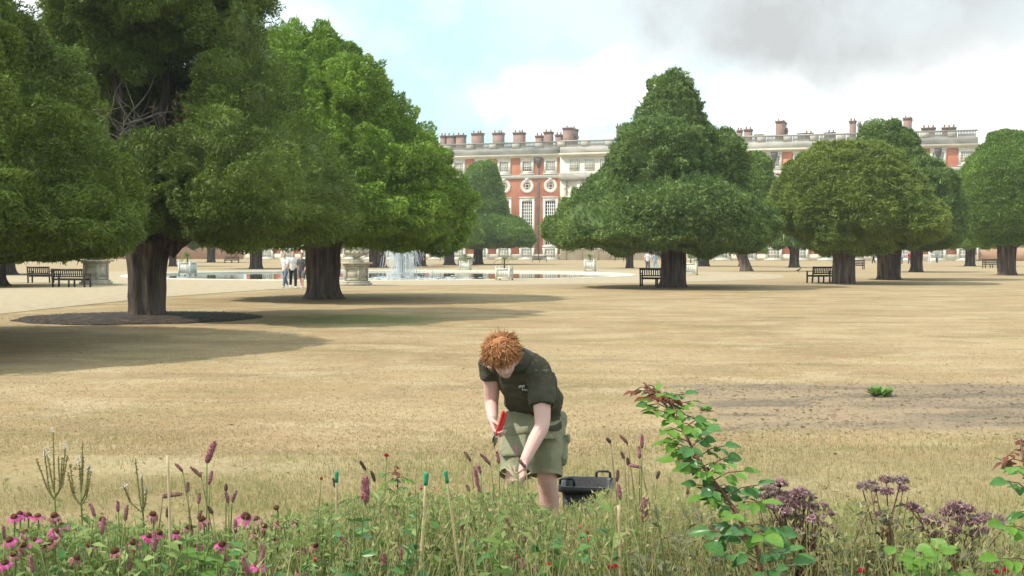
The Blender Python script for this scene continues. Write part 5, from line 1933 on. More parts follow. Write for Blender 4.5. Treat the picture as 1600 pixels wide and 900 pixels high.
def leaves(mb, B, D, Nn, L, W, droop=.15):
    """folded pointed leaves: base, direction, up, length, width (arrays)"""
    B, D, Nn = (np.asarray(x, float) for x in (B, D, Nn))
    L = np.asarray(L, float)[:, None]
    W = np.asarray(W, float)[:, None]
    D = D / (np.linalg.norm(D, axis=1)[:, None] + 1e-9)
    S_ = np.cross(D, Nn)
    S_ /= np.linalg.norm(S_, axis=1)[:, None] + 1e-9
    U = np.cross(S_, D)
    m1 = B + D * L * .42
    v = np.stack([B, m1 + S_ * W * .5 + U * W * .12, m1 - U * W * .06, m1 - S_ * W * .5 + U * W * .12, B + D * L - np.array((0, 0, 1)) * L * droop], 1)
    n = len(B)
    i = np.arange(n)[:, None] * 5
    t = np.concatenate([i + np.array((0, 1, 2)), i + np.array((0, 2, 3)), i + np.array((1, 4, 2)), i + np.array((2, 4, 3))])
    mb.addnp(v.reshape(-1, 3), tris=t)


def leafy(mbl, mbs, base, tip, n, L, W, rng, bare=.1, r=.0035, up=.5):
    """one stem with leaves all along it"""
    base, tip = np.asarray(base, float), np.asarray(tip, float)
    bend = rng.normal(size=3) * .05 * np.linalg.norm(tip - base)
    t = np.linspace(0, 1, 6)
    P = base + (tip - base) * t[:, None] + bend * np.sin(t * np.pi)[:, None]
    if mbs is not None:
        mbs.tube(P, np.linspace(r, r * .5, 6), 4, cap=False)
    tt = bare + (1 - bare) * np.sqrt(rng.random(n))
    B = np.stack([np.interp(tt, t, P[:, k]) for k in range(3)], 1)
    a = rng.random(n) * 2 * np.pi
    D = np.stack([np.cos(a), np.sin(a), rng.normal(size=n) * .35 + up], 1)
    Nn = np.stack([-np.cos(a) * .4, -np.sin(a) * .4 - .45, np.ones(n)], 1) + rng.normal(size=(n, 3)) * .6
    sz = (1.25 - .6 * tt) * rng.uniform(.6, 1.3, n)
    leaves(mbl, B, D, Nn, L * sz, W * sz)


def blades(n, area, h, w, mat, name, seed, lean=.35, dens=None, kinds=1):
    """grass blades as single curved triangles; area(rng, n) gives x, y"""
    rng = np.random.default_rng(seed)
    x, y = area(rng, n)
    n = len(x)
    b = np.stack([x, y, np.zeros(n)], 1)
    a = rng.random(n) * 2 * np.pi
    hh = h * rng.uniform(.45, 1.25, n)
    d = np.stack([np.cos(a) * lean, np.sin(a) * lean, np.ones(n)], 1) * hh[:, None] * rng.uniform(.7, 1.1, n)[:, None]
    d[:, :2] *= rng.uniform(.2, 1.8, n)[:, None]
    th = rng.random(n) * np.pi
    s_ = np.stack([np.cos(th), np.sin(th), np.zeros(n)], 1) * (w * rng.uniform(.6, 1.3, n))[:, None]
    m = b + d * .5 - np.array((0, 0, 1)) * 0
    m[:, :2] -= d[:, :2] * .18
    v = np.stack([b - s_, b + s_, m + s_ * .7, m - s_ * .7, b + d], 1)
    i = np.arange(n)[:, None] * 5
    mb = MB()
    mb.addnp(v.reshape(-1, 3), tris=np.concatenate([i + np.array((3, 2, 4))]), quads=i + np.array((0, 1, 2, 3)))
    o = mb.build(name, M[mat])
    o['kind'] = 'stuff'
    o['label'] = {'dry_grass': 'short dry straw coloured grass on the lawn', 'near_grass': 'longer straw coloured grass beside the flower bed', 'green_grass': 'greener long grass beside the flower bed'}.get(mat, name)
    o['category'] = 'grass'
    return o


def lawn_area(y0, y1, thr=-2, seed=0, p=1.0, sc=.5):
    def f(rng, n):
        # constant density in the picture falls with distance
        u = rng.random(n)
        y = 1.0 / (1 / y0 + (1 / y1 - 1 / y0) * u ** p)
        x = rng.uniform(-.46, .46, n) * y
        g = vnoise(np.stack([x * sc, y * sc * 1.3, x * 0], 1), seed) + .6 * vnoise(np.stack([x * sc * 3, y * sc * 3, x * 0], 1), seed + 1)
        k = g > thr + rng.normal(size=n) * .25
        k &= ~((x > 2.1 + rng.normal(size=n) * .15) & (y > 12.9 + rng.normal(size=n) * .4) & (y < 17.6 + .22 * vnoise(np.stack([x * 1.7, y * 0, x * 0], 1), 4) + rng.normal(size=n) * .1) & (rng.random(n) < .9))
        return x[k], y[k]
    return f


blades(70000, lawn_area(7.3, 13.0, -.35, 3), .05, .0032, 'near_grass', 'dry_grass', 1)
blades(48000, lawn_area(7.3, 12.0, .15, 8), .055, .0032, 'green_grass', 'green_grass', 2)
blades(70000, lawn_area(11.5, 34, -.5, 5), .022, .004, 'dry_grass', 'dry_grass', 3, lean=1.3)
blades(14000, lawn_area(11.5, 24, .55, 9), .022, .004, 'green_grass', 'green_grass', 4, lean=1.2)


# --- loose bits on the ground: clods and straw on the bare patch, needles and bark round the yew, litter on the lawn
def bits(name, mat, n, xy, size, label, seed, flat=.4, z=.006):
    rng = np.random.default_rng(seed)
    x, y = xy(rng, n)
    n = len(x)
    c = np.stack([x, y, np.full(n, z)], 1)
    e = rng.normal(size=(n, 4, 3)) * size * rng.uniform(.4, 1.6, (n, 1, 1))
    e[:, :, 2] = np.abs(e[:, :, 2]) * flat
    v = c[:, None, :] + e
    i = np.arange(n)[:, None] * 4
    mb = MB()
    mb.addnp(v.reshape(-1, 3), tris=np.concatenate([i + np.array((0, 1, 2)), i + np.array((0, 3, 1)), i + np.array((1, 3, 2)), i + np.array((2, 3, 0))]))
    o = mb.build(name, M[mat])
    o['kind'] = 'stuff'
    tag(o, label, 'debris')


def patch_xy(rng, n):
    y = rng.uniform(12.4, 17.9, n)
    x = rng.uniform(1.9, 8.2, n)
    k = vnoise(np.stack([x * .9, y * 1.3, x * 0], 1), 2) > -.25 + rng.normal(size=n) * .3
    return x[k], y[k]


def ring_xy(rng, n):
    o = PG(218, 497)
    a, r = rng.random(n) * 2 * np.pi, 3.25 * np.sqrt(rng.random(n)) * rng.uniform(.9, 1.1, n)
    return o[0] + r * np.cos(a), o[1] + r * np.sin(a)


bits('soil_clods', 'clod', 4500, patch_xy, .0085, 'dark clods and crumbs of soil on the bare patch', 81)
bits('straw_litter', 'near_grass', 4000, patch_xy, .014, 'bleached straw lying on the bare patch', 82, flat=.15)
bits('bark_litter', 'clod', 6000, ring_xy, .014, 'bark and needle litter round the ragged yew', 83, z=.05)
bits('leaf_litter', 'spentleaf', 1800, lawn_area(8, 45, -2, 5), .010, 'dry brown leaf litter scattered over the lawn', 84, flat=.4)

# --- undergrowth: what nobody could count, in a few masses
def canopy(px):
    """row of the photo up to which the undergrowth reaches at this column"""
    return np.interp(px, [0, 120, 250, 340, 420, 500, 560, 640, 700, 780, 800, 822, 838, 878, 930, 1000, 1060, 1150, 1250, 1330, 1420, 1500, 1600],
                     [828, 815, 820, 830, 815, 795, 772, 765, 775, 768, 750, 754, 796, 800, 776, 770, 765, 775, 790, 790, 800, 815, 810])


def mass(name, mat, n, px0, px1, Y0, Y1, nl, L, W, label, stem='stem_green', dz=0, seed=0, up=.5, hmin=.35, weight=None, bare=.1, lean=.12):
    rng = np.random.default_rng(seed)
    ml, ms = MB(), MB()
    for k in range(n):
        px = rng.uniform(px0, px1)
        if weight is not None and rng.random() > weight(px):
            continue
        Y = rng.uniform(Y0, Y1)
        py = canopy(px) + dz + abs(rng.normal()) * 26 + rng.uniform(0, 60) * (rng.random() < .5)
        tip = PY(px, py, Y)
        if tip[2] < .1:
            tip[2] = rng.uniform(.08, .2)
        base = np.array((tip[0] + rng.normal() * lean * tip[2], tip[1] + rng.normal() * lean * tip[2], .02))
        leafy(ml, ms, base, tip, nl, L, W, rng, up=up, bare=bare)
    o = ml.build(name, M[mat])
    tag(o, label, 'plants')
    o['kind'] = 'stuff'
    if ms.V:
        s_ = ms.build(name + '_stems', M[stem])
        s_['kind'] = 'stuff'
        tag(s_, 'thin stems among ' + label, 'stems')


mass('coneflower_foliage', 'leaf_green', 1050, -40, 520, 4.3, 7.2, 14, .08, .026, 'leafy green undergrowth at the left of the bed', seed=1, dz=-2)
mass('border_foliage', 'leaf_green', 780, 480, 960, 4.2, 7.45, 15, .066, .016, 'fine leafy green undergrowth in front of the gardener', seed=2, dz=-2, weight=lambda p: 1 if p < 900 else .5)
mass('rose_foliage', 'leaf_rose', 260, 500, 960, 5.0, 7.2, 16, .055, .032, 'dark green rose leaves in the middle of the bed', seed=3, dz=0)
mass('low_foliage', 'leaf_green', 900, 940, 1640, 4.3, 6.8, 14, .06, .02, 'low green undergrowth at the right of the bed', seed=4, dz=22)
mass('feathery_foliage', 'leaf_grey', 240, 1440, 1640, 4.6, 6.2, 34, .035, .005, 'feathery grey green foliage at the lower right corner', seed=5, dz=35)
mass('bright_foliage', 'leaf_bright', 70, 290, 620, 4.4, 5.6, 9, .09, .03, 'brighter green leaves low in the left of the bed', seed=6, dz=45)


def drygrass(name, mat, n, px0, px1, Y0, Y1, hv, seed, label, w=.0022, dz=0, lean=.16):
    rng = np.random.default_rng(seed)
    mb = MB()
    px = rng.uniform(px0, px1, n)
    Y = rng.uniform(Y0, Y1, n)
    py = canopy(px) + dz + np.abs(rng.normal(size=n)) * hv - 18
    V, Tn = [], 0
    tips = np.array([PY(a, b, c) for a, b, c in zip(px, py, Y)])
    tips[:, 2] = np.maximum(tips[:, 2], .12)
    base = tips + rng.normal(size=(n, 3)) * lean * tips[:, 2:3]
    base[:, 2] = .02
    d = tips - base
    m = base + d * .55 + rng.normal(size=(n, 3)) * .05 * tips[:, 2:3]
    th = rng.random(n) * np.pi
    s_ = np.stack([np.cos(th), np.sin(th) * .4, np.zeros(n)], 1) * (w * rng.uniform(.5, 1.4, n))[:, None]
    v = np.stack([base - s_, base + s_, m + s_ * .8, m - s_ * .8, tips], 1)
    i = np.arange(n)[:, None] * 5
    mb.addnp(v.reshape(-1, 3), tris=i + np.array((3, 2, 4)), quads=i + np.array((0, 1, 2, 3)))
    # seed heads: short side spurs near the tips
    k = rng.random(n) < .5
    P = tips[k]
    for j in range(5):
        q = P - d[k] * (.03 + .035 * j) + rng.normal(size=P.shape) * .008
        u = rng.normal(size=P.shape) * .009 + np.array((0, 0, .014))
        ww = rng.normal(size=P.shape) * .0035
        vv = np.stack([q - ww, q + ww, q + u], 1)
        mb.addnp(vv.reshape(-1, 3), tris=np.arange(len(q) * 3).reshape(-1, 3))
    o = mb.build(name, M[mat])
    o['kind'] = 'stuff'
    tag(o, label, 'grass')


drygrass('tall_dry_grass', 'tall_straw', 900, 380, 1640, 3.8, 4.6, 50, 36, 'bent straw coloured stalks across the front of the bed', w=.003, dz=-6, lean=.3)
drygrass('tall_dry_grass', 'tall_straw', 5200, 930, 1640, 4.4, 7.4, 42, 31, 'tall dry straw grass at the right of the bed')
drygrass('tall_dry_grass', 'tall_straw', 3600, 420, 960, 4.4, 7.5, 40, 32, 'straw coloured grass stems in the middle of the bed', dz=6)
drygrass('tall_dry_grass', 'tall_straw', 700, -40, 420, 4.3, 7.2, 45, 35, 'thin straw coloured stems among the coneflowers', dz=0)
drygrass('tall_green_grass', 'tall_green', 3000, -40, 1000, 4.4, 7.5, 42, 33, 'yellow green grass stems through the left and middle of the bed', dz=8)
drygrass('tall_green_grass', 'tall_green', 4800, 940, 1640, 4.8, 7.4, 48, 34, 'yellow green grass stems at the right of the bed', dz=6)

M['spent'] = pm('spent', [(0.16, 0.085, 0.06), (0.32, 0.19, 0.14), (0.46, 0.31, 0.25)], scale=6, island=.8, rough=.9, trans=.2)
mass('spent_blooms', 'spent', 260, -40, 960, 4.3, 6.6, 9, .022, .009, 'spent brownish pink blooms scattered through the bed', stem='stem_dry', seed=7, dz=8, bare=.75)
mass('spent_blooms', 'spent', 220, 960, 1640, 4.3, 6.6, 9, .022, .009, 'spent brown blooms scattered at the right of the bed', stem='stem_dry', seed=8, dz=2, bare=.75)
mass('broad_foliage', 'leaf_rose', 150, -40, 960, 3.8, 5.2, 13, .08, .036, 'broader dark green leaves low along the front of the bed', seed=10, dz=26)
mass('broad_foliage', 'leaf_dusk', 130, 960, 1640, 3.9, 5.6, 13, .08, .026, 'dull olive leaves low at the right of the bed', seed=12, dz=24)
mass('broad_foliage', 'leaf_green', 150, -40, 960, 3.8, 5.4, 12, .095, .034, 'broader light green leaves low along the front of the bed', seed=13, dz=22)
mass('young_foliage', 'leaf_bright', 120, 330, 960, 4.3, 5.6, 12, .05, .018, 'fresh light green leaves through the middle of the bed', seed=9, dz=20)

ORD = ['first', 'second', 'third', 'fourth', 'fifth', 'sixth', 'seventh', 'eighth', 'ninth', 'tenth', 'eleventh', 'twelfth', 'thirteenth', 'fourteenth', 'fifteenth', 'sixteenth', 'seventeenth', 'eighteenth', 'nineteenth', 'twentieth']
ZONES = [(0, 110, 'at the far left of the bed'), (110, 255, 'left of the tall bare cane'), (255, 335, 'right of the tall bare cane'), (335, 425, 'between bare and left capped canes'),
         (425, 540, 'around the leftmost capped cane'), (540, 680, 'around the middle capped cane'), (680, 790, 'just left of the gardener'), (790, 880, 'in front of the gardener'),
         (880, 960, 'in front of the black tub'), (960, 1100, 'around the tall rose shoot'), (1100, 1500, 'right of the tall rose shoot'), (1500, 1700, 'at the far right of the bed')]


def autolabel(items, kind):
    """items: list of (px, key...) -> labels that count from the left within each stretch of the bed"""
    out = {}
    for a, b, z in ZONES:
        idx = sorted([i for i, it in enumerate(items) if a <= it[0] < b], key=lambda i: items[i][0])
        for j, i in enumerate(idx):
            out[i] = f'{kind(items[i])} {z}' if len(idx) == 1 else f'{kind(items[i])}, {ORD[j]} from left {z}'
    return [out[i] for i in range(len(items))]


# --- coneflowers
CON = [(22, 808, 1), (31, 803, 1), (44, 806, 1), (59, 807, 1), (85, 806, 0), (96, 821, 1), (87, 830, 1), (15, 844, 1), (40, 832, 0), (53, 845, 1), (35, 853, 0), (66, 853, 0), (8, 880, 1), (79, 848, 0), (239, 804, 0),
       (248, 833, 1), (233, 838, 1), (275, 833, 1), (295, 825, 0), (309, 853, 1), (279, 855, 0), (209, 848, 0), (141, 852, 0), (384, 808, 2), (401, 812, 0), (347, 851, 1), (160, 812, 0), (413, 822, 0), (436, 818, 0), (432, 794, 3),
       (400, 832, 0), (431, 845, 0), (461, 817, 0), (403, 883, 1), (468, 860, 0), (492, 852, 0), (469, 892, 0), (120, 872, 0), (180, 862, 0), (316, 812, 0), (22, 866, 0), (520, 824, 3), (545, 832, 3), (365, 888, 0)]
clabs = autolabel(CON, lambda it: ('faded coneflower with limp petals', 'pink coneflower with drooping petals', 'large bright pink coneflower', 'dark coneflower seed head')[it[2]])


def coneflower(px, py, kind, label, seed):
    rng = np.random.default_rng(seed)
    Y = float(np.interp(py, [795, 895], [5.0, 4.0]) + rng.normal() * .1)
    c = PY(px, py, Y)
    R = .029 * rng.uniform(.85, 1.12) * (1.35 if kind == 2 else 1)
    base = np.array((c[0] + rng.normal() * .05, c[1] + .04 + rng.normal() * .05, .02))
    t = thing('coneflower', tuple(base), label, 'flower', 'coneflowers in the bed')
    ax = nrm(np.array((rng.normal() * .2, -.25 + rng.normal() * .15, 1)))
    mid = (base + c) / 2 + rng.normal(size=3) * .02
    MB().tube([base, mid, c - ax * .02, c], [.004, .0035, .003, .004], 6).build('stem', M['stem_green'], t)
    ml = MB()
    n = 7
    tt = rng.uniform(.15, .85, n)[:, None]
    a = rng.random(n) * 2 * np.pi
    leaves(ml, base + (c - base) * tt, np.stack([np.cos(a), np.sin(a), np.full(n, .5)], 1), np.tile((0, 0, 1.0), (n, 1)), rng.uniform(.06, .11, n), rng.uniform(.02, .034, n))
    ml.build('leaf', M['leaf_green'], t, kind='stuff')
    u = nrm(np.cross(ax, (1, .3, 0)))
    w = np.cross(ax, u)
    if kind != 3:
        mp_ = MB()
        n = int(rng.integers(11, 16))
        for k in range(n):
            a = 2 * np.pi * (k + rng.normal() * .18) / n
            d = np.cos(a) * u + np.sin(a) * w
            s_ = -np.sin(a) * u + np.cos(a) * w
            dr = rng.uniform(.3, .95) if kind else rng.uniform(.6, 1.5)
            L = R * rng.uniform(.85, 1.2) * (.8 if kind == 0 else 1)
            wd = R * .2
            p0 = c + d * R * .2
            p1 = p0 + d * L * .55 - ax * L * .22 * dr
            p2 = p0 + d * L * (.95 - .25 * dr) - ax * L * .8 * dr
            mp_.add([p0 - s_ * wd * .4, p0 + s_ * wd * .4, p1 + s_ * wd, p1 - s_ * wd, p2 + s_ * wd * .55, p2 - s_ * wd * .55], [(0, 1, 2, 3), (3, 2, 4, 5)])
        mp_.build('petals', M['petal' if kind else 'petal_faded'], t)
    mc = MB()
    rr = R * .46
    mc.loft([(c - ax * rr * .35, u * rr * .6, w * rr * .6), (c, u * rr, w * rr), (c + ax * rr * .45, u * rr * .92, w * rr * .92), (c + ax * rr * .85, u * rr * .55, w * rr * .55), (c + ax * rr * 1.0, u * rr * .15, w * rr * .15)], 12)
    for k in range(60):
        q = rng.normal(size=3)
        q /= np.linalg.norm(q)
        e = q[0] * u + q[1] * w + abs(q[2]) * ax
        p = c + e * rr * .9
        mc.add([p - np.cross(e, u) * rr * .07, p + np.cross(e, u) * rr * .07, p + e * rr * .22], [(0, 1, 2)])
    mc.build('cone', M['cone'], t)


for i, (px, py, k) in enumerate(CON):
    coneflower(px, py, k, clabs[i], 300 + i)

# --- burnet spikes: x, y of the middle, length and lean in photo pixels, kind
BUR = [(329, 706, 36, .35, 1), (280, 730, 17, -.8, 1), (307, 737, 22, -.9, 0), (329, 746, 22, .2, 1), (293, 761, 15, 0, 0), (267, 773, 27, 1.5, 0), (311, 779, 16, .1, 1), (312, 804, 15, .4, 0), (329, 797, 13, -.6, 2),
       (355, 777, 18, -.2, 1), (366, 775, 19, .35, 1), (353, 762, 11, 0, 2), (368, 822, 22, 0, 1), (354, 873, 25, -.3, 1), (384, 884, 30, -.3, 1), (409, 868, 32, .05, 1), (567, 727, 17, -.5, 2), (583, 744, 18, -.3, 2),
       (571, 766, 42, 0, 1), (539, 847, 24, -.6, 0), (523, 755, 15, -.3, 2), (600, 879, 30, -.1, 1), (627, 863, 22, 0, 1), (651, 884, 16, 0, 0), (731, 713, 17, -.6, 0), (759, 717, 22, -.8, 0), (778, 714, 20, -.15, 1),
       (744, 742, 24, -.15, 1), (749, 733, 13, -.3, 1), (732, 763, 13, -.4, 0), (747, 758, 22, -.3, 1), (807, 704, 18, -.15, 1), (816, 724, 18, -.7, 0), (951, 688, 10, -.7, 2), (975, 686, 18, -.8, 0), (1003, 689, 22, 0, 1),
       (999, 707, 18, -.05, 1), (973, 711, 12, -.4, 0), (981, 721, 12, -.1, 2), (993, 728, 18, -1.3, 1), (1007, 796, 38, .05, 1), (965, 743, 18, .1, 0), (968, 768, 24, -.1, 1), (820, 836, 24, -.2, 0), (816, 881, 16, 0, 1),
       (795, 815, 24, -.5, 0), (839, 889, 16, 0, 1), (6, 832, 22, 0, 0), (145, 797, 22, -.4, 1), (184, 791, 17, 0, 1), (160, 822, 26, 0, 1), (197, 801, 24, .1, 0), (241, 846, 30, 0, 1), (203, 881, 20, 0, 0), (49, 881, 26, -.1, 1),
       (722, 820, 16, .2, 0), (1075, 766, 14, .1, 0), (1028, 742, 13, .3, 2), (620, 800, 14, 0, 0), (262, 800, 16, .1, 2)]
blabs = autolabel(BUR, lambda it: ('dusky', 'pink', 'brown')[it[4]] + (' long' if it[2] >= 30 else ' short' if it[2] <= 15 else '') + ' burnet spike')


def burnet(px, py, ln, lean, kind, label, seed):
    rng = np.random.default_rng(seed)
    Y = float(np.clip(np.interp(py, [700, 890], [5.2, 4.0]) + rng.normal() * .12, 3.8, 6.0))
    sc = Y / FPX
    c = PY(px, py, Y)
    L = ln * sc
    d = nrm(np.array((lean, rng.normal() * .15, 1.0)))
    if abs(lean) > 1.2:
        d = nrm(np.array((lean, 0, .35)))
    p0, p1 = c - d * L / 2, c + d * L / 2
    base = np.array((p0[0] - (lean * .10 if abs(lean) < 1.2 else lean * .05) - rng.normal() * .05, p0[1] + rng.normal() * .08, .02))
    if lean < 0:
        base[0] = p0[0] + abs(lean) * .14
    t = thing('burnet', tuple(base), label, 'flower', 'burnet spikes in the bed')
    limb(MB(), [base, base * .4 + p0 * .6 + np.array((-lean * .01, 0, 0)), p0], [.0042, .0034, .0026], 5).build('stem', M['stem_dry' if kind != 1 else 'stem_green'], t)
    r = max(.007, min(.013, L * .14)) * (1.25 if ln > 36 else 1)
    mb = MB()
    bend = np.array((lean * .1 * L, 0, -abs(lean) * .06 * L))
    tt = np.linspace(0, 1, 7)
    P = p0 + (p1 - p0) * tt[:, None] + bend * (tt ** 2)[:, None]
    mb.tube(P, r * np.array((.55, .8, .9, .9, .8, .6, .25)), 7)
    n = int(90 + 2200 * L)
    u = rng.random(n)
    C = np.stack([np.interp(u, tt, P[:, k]) for k in range(3)], 1)
    e = rng.normal(size=(n, 3))
    e -= (e @ d)[:, None] * d
    e /= np.linalg.norm(e, axis=1)[:, None]
    rr = r * np.interp(u, [0, .15, .8, 1], [.6, .95, .85, .3])[:, None]
    q = C + e * rr * .85
    w = np.cross(e, d) * r * .28
    v = np.stack([q - w, q + w, q + e * r * .5 + d * r * rng.uniform(-.2, .9, n)[:, None]], 1)
    mb.addnp(v.reshape(-1, 3), tris=np.arange(n * 3).reshape(-1, 3))
    mb.build('flower_spike', M[('burnet', 'burnet_pink', 'burnet_brown')[kind]], t)


for i, b_ in enumerate(BUR):
    burnet(*b_, blabs[i], 600 + i)

# --- candelabra seed stalks on the left
for (cx, by, spikes, lab) in [
        (85, 800, [((83, 675), (85, 760)), ((56, 716), (75, 766)), ((69, 706), (77, 764)), ((74, 712), (83, 762)), ((91, 712), (93, 762)), ((102, 700), (96, 760)), ((97, 715), (94, 764)), ((105, 712), (97, 758))], 'tall seeding candelabra plant with eight upright spikes, leftmost of three'),
        (126, 800, [((129, 690), (127, 763)), ((106, 738), (114, 774)), ((109, 725), (116, 772)), ((124, 722), (126, 760)), ((138, 733), (133, 772)), ((142, 737), (135, 776)), ((130, 715), (128, 758)), ((140, 728), (134, 768))], 'seeding candelabra plant with upright spikes, middle of three'),
        (222, 800, [((211, 716), (219, 783)), ((193, 760), (204, 785)), ((221, 745), (224, 783)), ((229, 765), (226, 790))], 'thin seeding candelabra plant with few spikes, rightmost of three')]:
    Y = 6.5
    b = PY(cx, by, Y)
    b[2] = .02
    t = thing('candelabra_plant', tuple(b), lab, 'plant', 'seeding candelabra plants on the left')
    j = PY(cx, 770, Y)
    limb(MB(), [b, (b + j) / 2 + (.01, 0, 0), j], [.005, .0045, .004], 6).build('stem', M['stem_green'], t)
    rng = np.random.default_rng(cx)
    for (tx, ty), (bx, byy) in spikes:
        dy = rng.normal() * .04
        p1, p0 = PY(tx, ty, Y + dy), PY(bx, byy, Y + dy * .5)
        jj = PY(cx, byy + 16, Y)
        mb = MB()
        limb(mb, [jj, p0, p0 * .5 + p1 * .5, p1], [.002, .0035, .0042, .002], 5)
        for k in range(120):
            q = p0 + (p1 - p0) * rng.random()
            e = rng.normal(size=3) * .0055
            mb.add([q - (0, 0, .003), q + e + (.001, 0, 0), q + (0, 0, .004)], [(0, 1, 2)])
        sp_o = mb.build('seed_spike', M['seed_olive'], t)
        if rng.random() < .6:
            fm = MB()
            for k in range(26):
                q = p1 + np.array((rng.normal() * .006, rng.normal() * .006, rng.uniform(-.012, .022)))
                e, w = rng.normal(size=3) * .005, rng.normal(size=3) * .003
                fm.add([q - e, q + w, q + e], [(0, 1, 2)])
            fm.build('blossom_tip', M['pale_bloom'], sp_o)
    ml = MB()
    n = 30
    tt = rng.uniform(.2, .95, n)[:, None]
    a = rng.random(n) * 2 * np.pi
    leaves(ml, b + (j - b) * tt, np.stack([np.cos(a), np.sin(a), np.full(n, .3)], 1), np.tile((0, 0, 1.0), (n, 1)), rng.uniform(.05, .09, n), rng.uniform(.012, .02, n))
    ml.build('foliage', M['leaf_green'], t)

# --- bamboo canes
for (x0, y0, x1, y1, Y, r, cap, lab) in [
        (262, 712, 268, 900, 4.4, .0046, 0, 'tall thin bare bamboo cane on the left without a cap'), (666, 745, 657, 890, 4.2, .005, 1, 'thickest bamboo cane with green cap, in the middle of the bed'),
        (697, 742, 719, 900, 4.2, .004, 1, 'slanting bamboo cane with green cap, right of the thickest cane'), (526, 742, 526, 870, 4.8, .0048, 1, 'leftmost green capped bamboo cane, half hidden by leaves'),
        (967, 790, 970, 905, 4.3, .0054, 0, 'bare bamboo cane standing left of the tall rose shoot')]:
    p1, q = PY(x0, y0, Y), PY(x1, y1, Y)
    d = q - p1
    b = p1 + d * ((.02 - p1[2]) / d[2])
    t = thing('bamboo_cane', tuple(b), lab, 'cane', 'bamboo canes in the bed')
    n = 24
    P = b + (p1 - b) * np.linspace(0, 1, n)[:, None]
    R = np.full(n, r)
    R[3::5] *= 1.22
    MB().tube(P, R, 9).build('cane', M['cane'], t, smooth=True)
    if cap:
        u = nrm(p1 - b)
        MB().tube([p1 - u * .028, p1 - u * .012, p1 + u * .004, p1 + u * .012, p1 + u * .014], [r * 1.35, r * 1.5, r * 1.6, r * 1.7, r * 1.1], 12).build('cap', M['cane_cap'], t, smooth=True)


# --- tall rose shoot
def leaf_mesh(name, L, W, mat, seed):
    rng = np.random.default_rng(seed)
    mb = MB()
    n = 7
    rows = []
    for i in range(n):
        t = i / (n - 1)
        w = W * .5 * (math.sin(math.pi * t ** .8) ** .8 + .02)
        z = -.16 * L * t * t
        wob = rng.normal() * .012 * L
        rows.append([(-w, t * L, z + w * .28 + wob), (-w * .5, t * L, z + w * .08), (0, t * L, z), (w * .5, t * L, z + w * .08), (w, t * L, z + w * .28 - wob)])
    mb.rings(np.array(rows), cap=False, closed=False)
    me = mb.mesh(name, smooth=True)
    me.materials.append(M[mat])
    return me


LM = {m: [leaf_mesh('leaf', 1.0, w, m, k) for k, w in enumerate((.62, .72, .55))] for m in ('leaf_rose', 'leaf_red', 'leaf_bright', 'leaf_green')}


def orient(d, up):
    d = Vector(d).normalized()
    up = Vector(up)
    x = d.cross(up).normalized()
    z = x.cross(d)
    return Matrix((x, d, z)).transposed().to_euler()


def put_leaf(t, org, p, d, up, L, mat, k, nm='leaf'):
    o = part(nm, LM[mat][k % 3], t, tuple(np.asarray(p) - np.asarray(org)), orient(d, up), (L, L, L))
    return o


def rose_shoot(pts, Y, label, nleaf, seed, size, redtop=.14, stem_r=.007, base=None):
    """pts: photo pixels of the stem from the ground side to the tip"""
    rng = np.random.default_rng(seed)
    P = [PY(x, y, Y + .05 * i) for i, (x, y) in enumerate(pts)]
    b = np.array(base if base is not None else (P[0][0] + .1, P[0][1] + .1, .02))
    t = thing('rose_shoot', tuple(b), label, 'rose shoot')
    allp = [b] + P
    sm = MB()
    limb(sm, allp, np.linspace(stem_r, stem_r * .4, len(allp)), 8)
    n = len(allp)
    for k in range(26):
        u = rng.uniform(.5, n - 1.2)
        i = int(u)
        q = allp[i] * (1 - (u - i)) + allp[i + 1] * (u - i)
        a = rng.random() * 6.28
        e = np.array((math.cos(a), math.sin(a), -.3))
        sm.add([q + (0, 0, .006), q - (0, 0, .006), q + e * (stem_r + .009)], [(0, 1, 2)])
    sm.build('stem', M['stem_red'], t, smooth=True)
    arr = np.array(P)
    cnt = 0
    k = 0
    pet = MB()
    while cnt < nleaf:
        u = (k + rng.random() * .6) / (nleaf / 4.4)
        if u > 1:
            break
        x = u * (len(P) - 1)
        i = min(int(x), len(P) - 2)
        q = arr[i] * (1 - (x - i)) + arr[i + 1] * (x - i)
        a = k * 2.4 + rng.normal() * .4
        d = nrm(np.array((math.cos(a), math.sin(a) * .8 - .15, .28 + rng.normal() * .2)))
        s_ = size * (1.05 - .45 * u) * rng.uniform(.85, 1.15)
        mat = 'leaf_red' if u > 1 - redtop else ('leaf_bright' if rng.random() < .22 + .3 * (u > .6) else 'leaf_rose')
        if mat == 'leaf_red':
            s_ *= .8
            d[2] -= .5
        L = s_ * 1.9
        end = q + d * L
        pet.tube([q, q + d * L * .5 + (0, 0, .01), end], .0016, 4)
        side = nrm(np.cross(d, (0, 0, 1)))
        up = np.array((rng.normal() * .3, -.45 + rng.normal() * .25, 1))
        for f, sg in ((.5, 1), (.5, -1), (.8, 1), (.8, -1), (1.0, 0)):
            if sg and rng.random() < .1:
                continue
            dd = d if sg == 0 else nrm(d * .35 + side * sg)
            put_leaf(t, b, q + d * L * f, dd + rng.normal(size=3) * .18 - np.array((0, 0, .25)), up + rng.normal(size=3) * .22, s_ * (1.15 if sg == 0 else .9), mat, cnt)
            cnt += 1
        k += 1
    pet.build('leaf_stalk', M['stem_red'], t, kind='stuff')
    return t


